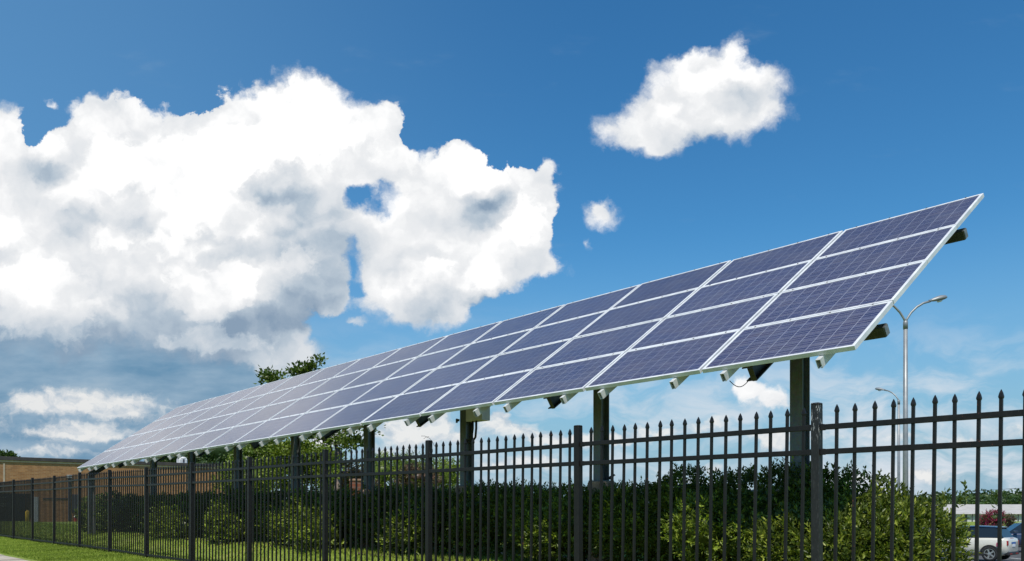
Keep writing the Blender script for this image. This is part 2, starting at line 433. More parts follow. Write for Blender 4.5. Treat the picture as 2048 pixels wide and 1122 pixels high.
leafmat('grass_blade', [(0, (.17, .22, .025)), (.5, (.31, .39, .05)), (.85, (.42, .48, .08)), (1, (.52, .46, .17))], trans=.3, rough=.6)
mat('bark', rough=.95, fn=mottle((.10, .075, .055), (.24, .19, .15), 12, 8, bs=.5, stretch=(1, 1, .2)))

def turf(g, b):
    p = posn(g)
    n = g.noise(p, .9, 6, .6); n2 = g.noise(p, 30, 4, .7); n3 = g.noise(p, .16, 3, .5)
    c = g.ramp(n, [(.3, (.15, .20, .035)), (.5, (.23, .30, .05)), (.72, (.31, .35, .08))])
    c = g.mixc(g.smooth(n2, .35, .7, 0, .5), c, (.055, .095, .014, 1))
    c = g.mixc(g.smooth(n3, .5, .72, 0, .35), c, (.24, .23, .09, 1))
    g.l.new(c, b.inputs['Base Color'])
    bump(g, b, n2, .6, .03)
    b.inputs['Roughness'].default_value = .95
mat('turf', spec=.1, fn=turf)
mat('mulch', rough=.97, fn=mottle((.05, .032, .02), (.12, .08, .05), 18, 8, bs=.6))

# ---------------------------------------------------------------- mesh builder
class MB:
    def __init__(s): s.v = []; s.f = []; s.m = []; s.mats = []
    def mi(s, m):
        if m not in s.mats: s.mats.append(m)
        return s.mats.index(m)
    def add(s, vs, fs, m, M=None):
        o = len(s.v)
        if M is not None: vs = [M @ Vector(v) for v in vs]
        s.v += [tuple(v) for v in vs]
        k = s.mi(m)
        for f in fs: s.f.append([i + o for i in f]); s.m.append(k)
    def box(s, x0, y0, z0, x1, y1, z1, m, M=None, bev=0.0):
        if bev <= 0:
            vs = [(x, y, z) for x in (x0, x1) for y in (y0, y1) for z in (z0, z1)]
            fs = [(0, 1, 3, 2), (4, 6, 7, 5), (0, 4, 5, 1), (2, 3, 7, 6), (0, 2, 6, 4), (1, 5, 7, 3)]
            s.add(vs, fs, m, M); return
        e = bev
        ring = [(x0 + e, y0), (x1 - e, y0), (x1, y0 + e), (x1, y1 - e), (x1 - e, y1), (x0 + e, y1), (x0, y1 - e), (x0, y0 + e)]
        ins = [(min(max(x, x0 + e), x1 - e), min(max(y, y0 + e), y1 - e)) for x, y in ring]
        vs = [(x, y, z0) for x, y in ins] + [(x, y, z0 + e) for x, y in ring] + [(x, y, z1 - e) for x, y in ring] + [(x, y, z1) for x, y in ins]
        fs = [tuple(range(7, -1, -1)), tuple(range(24, 32))]
        for r in range(3):
            for i in range(8):
                j = (i + 1) % 8
                fs.append((r * 8 + i, r * 8 + j, r * 8 + 8 + j, r * 8 + 8 + i))
        s.add(vs, fs, m, M)
    def tube(s, pts, r, m, n=8, cap=True, M=None):
        pts = [Vector(p) for p in pts]
        rs = r if isinstance(r, (list, tuple)) else [r] * len(pts)
        vs = []; fs = []
        up = Vector((0, 0, 1))
        prev = None
        for i, p in enumerate(pts):
            d = (pts[min(i + 1, len(pts) - 1)] - pts[max(i - 1, 0)]).normalized()
            if prev is None:
                a = d.cross(up)
                if a.length < 1e-3: a = d.cross(Vector((1, 0, 0)))
            else:
                a = prev - d * prev.dot(d)
            a.normalize(); prev = a
            b_ = d.cross(a)
            for k in range(n):
                t = 2 * math.pi * k / n
                vs.append(p + (a * math.cos(t) + b_ * math.sin(t)) * rs[i])
        for i in range(len(pts) - 1):
            for k in range(n):
                j = (k + 1) % n
                fs.append((i * n + k, i * n + j, (i + 1) * n + j, (i + 1) * n + k))
        if cap:
            fs.append(tuple(range(n - 1, -1, -1)))
            fs.append(tuple((len(pts) - 1) * n + k for k in range(n)))
        s.add(vs, fs, m, M)
    def lathe(s, prof, m, n=16, M=None):
        vs = []; fs = []
        for r, z in prof:
            for k in range(n):
                t = 2 * math.pi * k / n
                vs.append((r * math.cos(t), r * math.sin(t), z))
        for i in range(len(prof) - 1):
            for k in range(n):
                j = (k + 1) % n
                fs.append((i * n + k, i * n + j, (i + 1) * n + j, (i + 1) * n + k))
        fs.append(tuple(range(n - 1, -1, -1))); fs.append(tuple((len(prof) - 1) * n + k for k in range(n)))
        s.add(vs, fs, m, M)
    def build(s, name, parent=None, loc=None, rot=None, smooth=False):
        me = bpy.data.meshes.new(name)
        me.from_pydata(s.v, [], s.f)
        for m in s.mats: me.materials.append(MATS[m])
        me.polygons.foreach_set('material_index', s.m)
        if smooth: me.polygons.foreach_set('use_smooth', [True] * len(s.f))
        me.update()
        return link(name, me, parent, loc, rot)
def link(name, data, parent=None, loc=None, rot=None):
    o = bpy.data.objects.new(name, data)
    SC.collection.objects.link(o)
    if parent: o.parent = parent
    if loc is not None: o.location = loc
    if rot is not None: o.rotation_euler = rot
    return o
def thing(name, label, cat, loc=(0, 0, 0), rot=(0, 0, 0), group=None):
    o = link(name, None, None, loc, rot)
    return tag(o, label, cat, group)
def tag(o, label=None, cat=None, group=None, kind=None):
    if label: o['label'] = label
    if cat: o['category'] = cat
    if group: o['group'] = group
    if kind: o['kind'] = kind
    return o
def site(D, t, z=0.0):           # D metres out from the lens across the fence line, t metres along it
    return Vector((D * CA - t * SA, D * SA + t * CA, z))
def t_at(px, D):
    u = (px - 1024) / FPX
    return D * (CA - u * SA) / (SA + u * CA)
def d_at(px, t):
    u = (px - 1024) / FPX
    return t * (SA + u * CA) / (CA - u * SA)
SITE = (0, 0, AL)
def sm(x, a, b):
    q = min(1, max(0, (x - a) / (b - a)))
    return q * q * (3 - 2 * q)
def ground_z(x, y):
    D = x * CA + y * SA; t = -x * SA + y * CA
    z = .0048 * max(0, min(t, 60))
    z += .24 * sm(D, 6.6, 8.0) * (1 - sm(D, 12, 18)) * (1 - sm(t, 45, 60)) * (sm(t, 1.0, 3.0))
    # the parking lot behind lies a metre lower
    z -= (1.12 + .0048 * max(0, min(t, 60))) * sm(x * 1.0 + (y - 10) * .2, 5, 14) * sm(y, 9, 20)
    z -= .42 * sm(t, 45, 88)
    return z

# ---------------------------------------------------------------- ground
def grid_ground():
    xs = np.concatenate([np.linspace(-900, -90, 12), np.linspace(-80, -30, 20), np.linspace(-29.3, 40, 100), np.linspace(44, 90, 12), np.linspace(110, 900, 12)])
    ys = np.concatenate([np.linspace(-300, -20, 8), np.linspace(-16, 60, 110), np.linspace(62, 130, 24), np.linspace(150, 1500, 14)])
    vs = [(float(x), float(y), ground_z(x, y)) for y in ys for x in xs]
    nx = len(xs)
    fs = [(j * nx + i, j * nx + i + 1, (j + 1) * nx + i + 1, (j + 1) * nx + i) for j in range(len(ys) - 1) for i in range(nx - 1)]
    b = MB(); b.add(vs, fs, 'turf')
    return tag(b.build('ground', smooth=True), kind='structure')
grid_ground()
def strip(name, D0, D1, t0, t1, m, h, n=60):
    b = MB()
    for i in range(n):
        a, c = t0 + (t1 - t0) * i / n, t0 + (t1 - t0) * (i + 1) / n
        q = []
        for D, t in ((D0, a), (D1, a), (D1, c), (D0, c)):
            p = site(D, t); q.append((p.x, p.y, ground_z(p.x, p.y) + h))
        b.add(q, [(0, 1, 2, 3)], m)
    return b
b = MB()
for i in range(40):      # pavement slabs with joints
    t0 = -8 + i * 1.8
    for D, e in ((2.45, 3.86),):
        a = site(D, t0); z = .0048 * max(0, t0) + .012
        b.box(D, t0, -.1, e, t0 + 1.785, z, 'sidewalk_concrete')
tag(b.build('sidewalk', rot=SITE), kind='structure')
b = MB(); b.box(-7, -20, -.25, 2.3, 140, -.12, 'asphalt'); tag(b.build('road', rot=SITE), kind='structure')
b = MB(); b.box(2.302, -20, -.25, 2.445, 140, .03, 'sidewalk_concrete', bev=.015); tag(b.build('kerb', rot=SITE), kind='structure')
# parking lot surface
b = MB()
n = 14
for i in range(n):
    for j in range(n):
        q = []
        for a, c in ((i, j), (i + 1, j), (i + 1, j + 1), (i, j + 1)):
            x = 14 + a * 5; y = 21 + c * 6
            q.append((x, y, ground_z(x, y) + .02))
        b.add(q, [(0, 1, 2, 3)], 'parking_asphalt')
tag(b.build('parking_lot'), kind='structure')

# ---------------------------------------------------------------- solar array
TAU = .6046
COLS, ROWS, PITCH, SLOPE = 15, 4, 1.67, 3.7665
AD, AT = 7.2692, 3.5575
AZ = EYE + 1.4843 - .0074 * AT
base = site(AD, AT)
array = thing('solar_array', 'long tilted solar array of blue panels in four rows on steel columns above the hedge', 'solar array', (base.x, base.y, 0), SITE)
TILT = (-.0074, -TAU, 0)
ct, st = math.cos(TAU), math.sin(TAU)
def arr_loc(s_, y, n):           # on the tilted plane, in the array's own frame
    return (s_ * ct - n * st, y, AZ - .0074 * y + s_ * st + n * ct)
PH = SLOPE / ROWS
def panel_meshes():
    fw, hgt, h, l = .030, .046, PH - .010, PITCH - .030
    b = MB()
    m = 'aluminium'
    b.box(0, 0, -hgt, fw, l, 0, m, bev=.002); b.box(h - fw, 0, -hgt, h, l, 0, m, bev=.002)
    b.box(fw, 0, -hgt, h - fw, fw, -.0005, m); b.box(fw, l - fw, -hgt, h - fw, l, -.0005, m)
    # little clips that hold the edge
    for yy in (.18, .62, 1.06, 1.48):
        b.box(h - .012, yy, -.012, h + .003, yy + .016, .005, 'dark_steel')
    fr = b
    g = MB()
    g.box(fw - .001, fw - .001, -.010, h - fw + .001, l - fw + .001, -.004, 'photovoltaic_cells')
    return fr, g
frb, glb = panel_meshes()
p0 = frb.build('solar_panel'); g0 = glb.build('cell_sheet'); g0.parent = p0
p0.parent = array
rng = random.Random(3)
for i in range(COLS):
    for j in range(ROWS):
        if i == 0 and j == 0: o = p0
        else:
            o = p0.copy(); SC.collection.objects.link(o); o.parent = array
            c = g0.copy(); SC.collection.objects.link(c); c.parent = o
        o.location = arr_loc(j * PH + rng.uniform(-.001, .001), i * PITCH + .012 + rng.uniform(-.002, .002), rng.uniform(-.0015, .0015))
        o.rotation_euler = (TILT[0] + rng.uniform(-.0022, .0022), TILT[1] + rng.uniform(-.0022, .0022), 0)
# slope rails: aluminium channels under every panel column
r0 = MB()
L0, L1 = -.075, SLOPE + .04
r0.box(L0, -.024, -.006, L1, .024, 0, 'mill_aluminium')
r0.box(L0, -.024, -.088, L1, -.018, -.006, 'mill_aluminium')
r0.box(L0, .018, -.088, L1, .024, -.006, 'mill_aluminium')
r0.box(L0, -.018, -.088, L1, -.006, -.083, 'mill_aluminium')
r0.box(L0, .006, -.088, L1, .018, -.083, 'mill_aluminium')
r0.box(L0 + .12, -.0175, -.05, L1 - .1, .0175, -.045, 'mill_aluminium')
rail0 = r0.build('slope_rail', array)
k = 0
for i in range(COLS):
    for off in (.34, 1.38):
        o = rail0 if k == 0 else rail0.copy()
        if k: SC.collection.objects.link(o); o.parent = array
        k += 1
        o.location = arr_loc(rng.uniform(-.01, .01), i * PITCH + off, -.049)
        o.rotation_euler = TILT
# two long box beams under the rails
b0 = MB(); T = COLS * PITCH
b0.box(-.046, .03, -.112, .046, T - .05, 0, 'dark_steel', bev=.008)
beam = b0.build('box_beam', array, arr_loc(.70, 0, -.1385), TILT)
cb = MB(); cb.box(-.038, .026, -.104, .038, .030, -.008, 'seal_grey'); cap = cb.build('end_cap', beam)
o = beam.copy(); SC.collection.objects.link(o); o.location = arr_loc(3.05, 0, -.1385)
o2 = cap.copy(); SC.collection.objects.link(o2); o2.parent = o
# steel columns with rafters on top and concrete piers under them
def ibeam(b, L, w, d, m, tf=.012, axis='z'):
    if axis == 'z':
        b.box(-d / 2, -w / 2, 0, -d / 2 + tf, w / 2, L, m); b.box(d / 2 - tf, -w / 2, 0, d / 2, w / 2, L, m)
        b.box(-d / 2 + tf, -.005, 0, d / 2 - tf, .005, L, m)
    else:
        b.box(0, -w / 2, -tf, L, w / 2, 0, m); b.box(0, -w / 2, -d, L, w / 2, -d + tf, m)
        b.box(0, -.005, -d + tf, L, .005, -tf, m)
cols = [(8.87, 5.0 + 3.06 * k) for k in range(8)] + [(7.57, 28.1)]
colb = MB(); ibeam(colb, 1.0, .16, .16, 'galvanised_steel')
rafb = MB(); ibeam(rafb, 2.9, .13, .165, 'dark_steel', axis='x')
rafb.box(-.001, -.06, -.17, .004, -.006, -.02, 'dark_steel')
pierb = MB(); pierb.lathe([(.195, -.3), (.197, 1.0), (.195, 1.40), (.185, 1.42)], 'concrete_pier', 20)
plb = MB(); plb.box(-.13, -.13, 0, .13, .13, .018, 'galvanised_steel', bev=.003)
for a, c_ in ((-.1, -.1), (.1, -.1), (-.1, .1), (.1, .1)): plb.tube([(a, c_, .018), (a, c_, .05)], .011, 'mill_aluminium', 6)
first = None
for D, t in cols:
    y = t - AT; s_ = (D - AD) / ct
    ztop = AZ - .0074 * y + s_ * st - .2525 * (1 / ct) - .14
    zb = EYE + (.39 if D > 8 else -1.0) - .006 * y * .3
    if first is None:
        c = colb.build('steel_column', array); r = rafb.build('rafter', array); p = pierb.build('concrete_pier', array, smooth=False)
        pl = plb.build('base_plate', c)
        first = (c, r, p, pl)
    else:
        c, r, p = (q.copy() for q in first[:3])
        pl = first[3].copy()
        for q in (c, r, p, pl): SC.collection.objects.link(q)
        for q in (c, r, p): q.parent = array
        pl.parent = c
    c.location = (D - AD, y, zb); c.scale = (1, 1, ztop - zb)
    pl.scale = (1, 1, 1 / (ztop - zb))
    r.location = arr_loc(.46, y, -.2515); r.rotation_euler = TILT
    if D < 8: r.location = arr_loc(.06, y, -.2515)
    p.location = (D - AD, y, zb - 1.42)
    if D < 8: bpy.data.objects.remove(p)
# switch box with two black conduits on the third column
D, t = cols[2]
y = t - AT; zt = EYE + (1017.5 - 811) / FPX * (D * SA + t * CA)
bx = thing('electrical_box', 'grey metal electrical box with black conduits under the panels on the third steel column', 'electrical box', site(D, t, 0), SITE)
Zd = D * SA + t * CA
zb1 = EYE + (1017.5 - 845) / FPX * Zd
b = MB(); b.box(-.085, -.50, zb1, .10, -.085, zb1 + .36, 'box_paint', bev=.006); b.build('case', bx)
b = MB(); b.box(-.097, -.485, zb1 + .012, -.086, -.10, zb1 + .345, 'box_paint', bev=.003)
b.box(-.101, -.26, zb1 + .02, -.0975, -.23, zb1 + .05, 'white_paint'); b.build('door', bx)
b = MB(); b.box(-.10, .085, zb1 + .02, -.085, .15, zb1 + .06, 'dark_steel'); b.tube([(-.09, .155, zb1 + .0), (-.09, .155, zb1 + .07)], .018, 'dark_steel'); b.build('bracket', bx)
for q, r_ in ((-.24, .0), (-.33, .05)):
    b = MB()
    b.tube([(-.06, q, zb1), (-.06, q, zb1 - .12), (-.06, q + .02, zb1 - .22 - r_), (-.06, q + .09 + r_ * .4, zb1 - .30 - r_), (-.06, -.04, zb1 - .31 - r_ * .6), (-.06, .01, zb1 - .27), (-.05, .02, zb1 - .2)], .019, 'black_rubber', 8)
    b.build('conduit', bx, smooth=True)
# loose cable loop at the near end
b = MB()
q0 = Vector(arr_loc(-.02, 1.36, -.16)); q1 = Vector(arr_loc(.1, 1.20, -.22))
b.tube([q0 + (q1 - q0) * (i / 12) + Vector((0, 0, -.075 * math.sin(math.pi * i / 12))) for i in range(13)], .0045, 'black_rubber', 6)
b.build('cable', array, smooth=True)

# ---------------------------------------------------------------- picket fence
FD, FT0, FST = 5.831, 3.1487, 2.44
HT = .7686
f0 = site(FD, FT0)
fence = thing('picket_fence', 'black metal picket fence with spear tips running along the grass in front of the hedge', 'fence', (f0.x, f0.y, 0), SITE)
def fz(t): return .0048 * t            # foot of the fence
ZT = EYE + HT                          # top of the posts, before the slope is added
jit = {0: 0, 1: .002, 2: -.004, 3: .004, 4: .003, 5: .0, 6: -.006, 7: .012, 8: .02}
posts = list(range(-1, 14))
pb = MB()
pb.box(-.032, -.032, -.35, .032, .032, 1.868, 'chipped_black_paint', bev=.004)
pb.box(-.034, -.034, 1.862, .034, .034, 1.8815, 'chipped_black_paint', bev=.008)
post0 = None
for k in posts:
    t = FT0 + k * FST
    if post0 is None: o = post0 = pb.build('fence_post', fence)
    else: o = post0.copy(); SC.collection.objects.link(o); o.parent = fence
    if k in (1, 3):
        if k == 1:
            o.data = o.data.copy(); o.data.materials[0] = MATS['black_fence_paint']; plain = o.data
    if k not in (-1, 0): o.data = plain
    o.location = (rng.uniform(-.004, .004), k * FST, ZT + .0048 * t - 1.8796 + jit.get(k, 0))
    o.rotation_euler = (rng.uniform(-.006, .006), rng.uniform(-.004, .004), rng.uniform(-.05, .05))
RZ = (1.698, 1.515, .085)
# pickets: 19 mm square tube with a pressed spear
kb = MB(); hw = .0098
kb.box(-hw, -hw, .03, hw, hw, 1.798, 'black_fence_paint')
def ring(z, a, b_): return [(-a, -b_, z), (a, -b_, z), (a, b_, z), (-a, b_, z)]
vs = ring(1.798, hw + .001, hw + .001) + ring(1.806, .0125, .0135) + ring(1.812, .0125, .0142) + ring(1.835, .008, .0095) + ring(1.857, .0012, .0012)
fs = [(0, 3, 2, 1), (16, 17, 18, 19)]
for r_ in range(4):
    for i in range(4):
        j = (i + 1) % 4
        fs.append((r_ * 4 + i, r_ * 4 + j, r_ * 4 + 4 + j, r_ * 4 + 4 + i))
kb.add(vs, fs, 'black_fence_paint')
pk0 = None; far = MB(); npk = 0
for k in posts[:-1]:
    t0 = k * FST; z0 = ZT + .0048 * (FT0 + t0) - 1.8796
    sl = .0048
    for zi, h in enumerate(RZ):
        b = MB()
        hh = .0195
        b.box(-.0165, .034, -hh, .0165, FST - .034, hh, 'black_fence_paint', bev=.0025)
        for yy in (.034, FST - .06):
            b.box(-.0195, yy, -hh - .003, .0195, yy + .026, hh + .003, 'black_fence_paint', bev=.002)
        o = b.build('fence_rail', fence, (0, t0, z0 + h + rng.uniform(-.003, .003) + jit.get(k, 0)), (sl + (jit.get(k + 1, 0) - jit.get(k, 0)) / FST, 0, 0))
    lean = .012 + rng.uniform(-.004, .004)
    for q in range(17):
        yy = t0 + (q + 1) * FST / 18 + rng.uniform(-.003, .003)
        z = z0 + sl * (yy - t0) + rng.uniform(-.003, .003) + jit.get(k, 0) * (1 - q / 17) + jit.get(k + 1, 0) * q / 17
        ln = lean + rng.uniform(-.004, .004)
        if k < 5 and npk < 100 and k >= -1:
            tt = FT0 + yy
            if k == -1 and q < 4: continue      # outside the frame
            o = kb.build('picket', fence) if pk0 is None else pk0.copy()
            if pk0 is None: pk0 = o
            else: SC.collection.objects.link(o); o.parent = fence
            npk += 1
            o.location = (0, yy, z); o.rotation_euler = (ln, 0, rng.uniform(-.05, .05))
        else:
            M = Matrix.Translation((0, yy, z)) @ Euler((ln, 0, 0)).to_matrix().to_4x4()
            for vs_, fs_, m_ in ((kb.v, kb.f, 'black_fence_paint'),):
                far.add(vs_, fs_, m_, M)
o = far.build('picket', fence); o['kind'] = 'stuff'
# a bent wire twisted round one picket
tw = t_at(872, FD); kk = round((tw - FT0) / (FST / 18)) * FST / 18
wz = ZT + .0048 * tw - 1.8796
b = MB()
pts = [(0, .0, 1.80), (-.01, .03, 1.86), (-.01, .09, 1.90), (-.01, .18, 1.93), (-.01, .25, 1.935)]
b.tube(pts, .0025, 'black_rubber', 5)
b.tube([(-.01, .02 + .035 * (1 + math.cos(a)) / 1, 1.75 + .035 * math.sin(a)) for a in np.linspace(0, 6.6, 14)], .0025, 'black_rubber', 5)
b.tube([(-.012, .09, 1.92), (-.01, .15, 1.915), (-.01, .2, 1.90)], .002, 'black_rubber', 5)
q = site(FD - .012, FT0 + kk)
tag(b.build('wire_curl', None, (q.x, q.y, wz), SITE, smooth=True), 'thin dark wire curling above a fence picket beside a post, left of the electrical box', 'wire')

# ---------------------------------------------------------------- foliage
def leaves_mesh(name, P, Dn, L, Wd, tint, m, parent=None, loc=None, rot=None, hull=None, fold=.22):
    """one mesh of folded four-cornered leaves: P roots, Dn unit directions, L lengths"""
    n = len(P)
    r = np.random.default_rng(len(P))
    rnd = r.normal(size=(n, 3))
    side = np.cross(Dn, rnd); side /= np.linalg.norm(side, axis=1, keepdims=True) + 1e-9
    nor = np.cross(side, Dn)
    mid = P + Dn * (L * .5)[:, None]
    tip = P + Dn * L[:, None] - nor * (L * .12)[:, None]
    lf = mid + side * (Wd * .5)[:, None] + nor * (Wd * fold)[:, None]
    rt = mid - side * (Wd * .5)[:, None] + nor * (Wd * fold)[:, None]
    V = np.stack([P, lf, tip, rt], 1).reshape(-1, 3)
    i = np.arange(n) * 4
    Fc = np.stack([i, i + 1, i + 2, i, i + 2, i + 3], 1).reshape(-1, 3)
    tv = np.repeat(tint, 4)
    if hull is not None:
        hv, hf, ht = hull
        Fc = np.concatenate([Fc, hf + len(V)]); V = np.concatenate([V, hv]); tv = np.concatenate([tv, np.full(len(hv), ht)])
    me = bpy.data.meshes.new(name)
    me.vertices.add(len(V)); me.vertices.foreach_set('co', V.astype(np.float32).ravel())
    me.loops.add(len(Fc) * 3); me.loops.foreach_set('vertex_index', Fc.astype(np.int32).ravel())
    me.polygons.add(len(Fc)); me.polygons.foreach_set('loop_start', (np.arange(len(Fc)) * 3).astype(np.int32))
    me.update(calc_edges=True)
    at = me.attributes.new('tint', 'FLOAT', 'POINT'); at.data.foreach_set('value', np.clip(tv, 0, 1).astype(np.float32))
    me.materials.append(MATS[m])
    return link(name, me, parent, loc, rot)

def hull_of(lobes, shrink, seed, sub=2):
    import bmesh
    V = []; Fc = []; off = 0
    r = np.random.default_rng(seed)
    for (c, rad) in lobes:
        bm = bmesh.new(); bmesh.ops.create_icosphere(bm, subdivisions=sub, radius=1)
        v = np.array([tuple(x.co) for x in bm.verts]); f = np.array([[q.index for q in p.verts] for p in bm.faces])
        bm.free()
        v = v * (1 + r.normal(size=(len(v), 1)) * .09)
        V.append(v * np.array(rad) * shrink + np.array(c)); Fc.append(f + off); off += len(v)
    return np.concatenate(V), np.concatenate(Fc)

def sprig_foliage(name, lobes, nspr, leafL, m, seed, parent=None, young=.25, zmin=-9, up=.5, per=8, hull=True, shrink=.8, youngf=None, sprig=.10, front=None, extra=None):
    r = np.random.default_rng(seed)
    C = np.array([c for c, _ in lobes], float); R = np.array([q for _, q in lobes], float)
    area = (R[:, 0] * R[:, 1] + R[:, 1] * R[:, 2] + R[:, 0] * R[:, 2]); pr = area / area.sum()
    pts = []; nrm = []
    while len(pts) < nspr:
        k = r.choice(len(C), size=nspr, p=pr)
        d = r.normal(size=(nspr, 3)); d /= np.linalg.norm(d, axis=1, keepdims=True)
        rr = 1 - np.abs(r.normal(size=(nspr, 1))) * .12 + r.normal(size=(nspr, 1)) * .05
        rr = rr + (.10 * np.sin(d[:, :1] * 7 + k[:, None]) * np.sin(d[:, 1:2] * 8 + 2 * k[:, None]))
        p = C[k] + d * R[k] * rr
        nn = d / R[k]; nn /= np.linalg.norm(nn, axis=1, keepdims=True)
        ins = np.zeros(nspr, bool)
        for j in range(len(C)):
            q = (((p - C[j]) / (R[j] * .86)) ** 2).sum(1) < 1
            ins |= q & (k != j)
        ok = ~ins & (p[:, 2] > zmin)
        if front is not None: ok &= (r.random(nspr) < front(nn))
        pts += list(p[ok]); nrm += list(nn[ok])
    pts = np.array(pts[:nspr]); nrm = np.array(nrm[:nspr])
    ax = nrm * .8 + np.array([0, 0, up]) + r.normal(size=(nspr, 3)) * .35
    ax /= np.linalg.norm(ax, axis=1, keepdims=True)
    # colour drifts in patches over the shrub plus a few pale young shoots
    ph = r.uniform(0, 6, 3)
    patch = np.sin(pts[:, 0] * 3.1 + ph[0]) + np.sin(pts[:, 1] * 2.7 + ph[1]) + np.sin(pts[:, 2] * 4.3 + ph[2])
    base_t = .38 + .09 * patch + r.normal(size=nspr) * .12
    yp = young if youngf is None else youngf(pts)
    isy = r.random(nspr) < yp
    base_t = np.where(isy, .86 + r.normal(size=nspr) * .1, base_t)
    slen = sprig * (1 + .6 * r.random(nspr)) * np.where(isy, 1.25, 1.0)
    P = []; Dn = []; T = []; Ls = []
    for q in range(per):
        a = (q + .5) / per
        root = pts + ax * (slen * a)[:, None]
        out = np.cross(ax, r.normal(size=(nspr, 3))); out /= np.linalg.norm(out, axis=1, keepdims=True) + 1e-9
        d = ax * (.25 + .8 * a) + out * (1.05 - .55 * a)
        d /= np.linalg.norm(d, axis=1, keepdims=True)
        P.append(root); Dn.append(d); T.append(base_t + r.normal(size=nspr) * .05); Ls.append(leafL * (.75 + .5 * r.random(nspr)) * (1.05 - .35 * a))
    P = np.concatenate(P); Dn = np.concatenate(Dn); T = np.concatenate(T); Ls = np.concatenate(Ls)
    if extra is not None:
        P = np.concatenate([P, extra[0]]); Dn = np.concatenate([Dn, extra[1]]); Ls = np.concatenate([Ls, extra[2]]); T = np.concatenate([T, extra[3]])
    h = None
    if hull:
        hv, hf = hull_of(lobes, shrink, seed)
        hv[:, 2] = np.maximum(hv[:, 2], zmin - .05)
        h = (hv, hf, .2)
    return leaves_mesh(name, P, Dn, Ls, Ls * .42, T, m, parent, hull=h)

def stems(parent, lobes, seed, r0=.018, n=7, z0=0):
    b = MB(); r = random.Random(seed)
    for i in range(n):
        c, q = lobes[i % len(lobes)]
        a = (c[0] * .35 + r.uniform(-.12, .12), c[1] * .35 + r.uniform(-.12, .12), z0 - .1)
        e = (c[0] + r.uniform(-.2, .2) * q[0], c[1] + r.uniform(-.2, .2) * q[1], c[2] + .3 * q[2])
        mdl = [(a[k] * .5 + e[k] * .5 + r.uniform(-.06, .06)) for k in range(3)]
        b.tube([a, mdl, e], [r0, r0 * .7, r0 * .3], 'bark', 6)
    return b.build('stems', parent, smooth=True)

# the row of shrubs under the panels: (t, half length, crest height above the lens, front bulges, label)
SHR = [
 # t, D, half-len, half-depth, crest, young share
 (3.75, 8.75, 1.05, .85, .16, .30, 'olive_hedge_leaf', 'sunlit olive-green shrub at the right end of the hedge, beside the white car'),
 (5.35, 8.75, 1.20, .80, .46, .10, 'hedge_leaf', 'dark green shrub wrapped round the foot of the rightmost steel column'),
 (7.15, 8.75, 1.15, .80, .28, .16, 'hedge_leaf', 'dark green shrub filling the gap between the two nearest steel columns'),
 (8.95, 8.80, 1.20, .80, .32, .10, 'hedge_leaf', 'shrub with a low yellow-green bulge, just left of the concrete pier with the small bird'),
 (10.9, 8.80, 1.25, .80, .34, .22, 'hedge_leaf', 'dark green shrub directly below the grey electrical box'),
 (13.0, 8.80, 1.30, .80, .36, .20, 'hedge_leaf', 'dark shrub between third and fourth steel columns, behind the post with curled wire'),
 (15.2, 8.85, 1.30, .80, .34, .22, 'hedge_leaf', 'dark shrub with a yellow-green bulge, between the fourth and fifth steel columns'),
 (17.5, 8.85, 1.30, .80, .36, .20, 'hedge_leaf', 'dark shrub at the foot of the fifth steel column'),
 (19.9, 8.85, 1.35, .80, .34, .24, 'hedge_leaf', 'dark shrub with bright front leaves, below the sixth steel column'),
 (22.5, 8.85, 1.35, .85, .36, .14, 'hedge_leaf', 'dark shrub with a bright round bulge, beside the seventh steel column from the right'),
 (25.2, 8.85, 1.25, .85, .38, .16, 'hedge_leaf', 'second shrub from the left end of the hedge, below the eighth steel column'),
 (28.2, 8.85, 1.45, .85, .38, .18, 'hedge_leaf', 'leftmost shrub of the hedge, rounded and standing before the brick wall'),
]
BULGE = [(200, 1.5), (350, 1.7), (458, 1.3), (608, 1.6), (815, 1.1), (1050, .95), (1420, .8)]
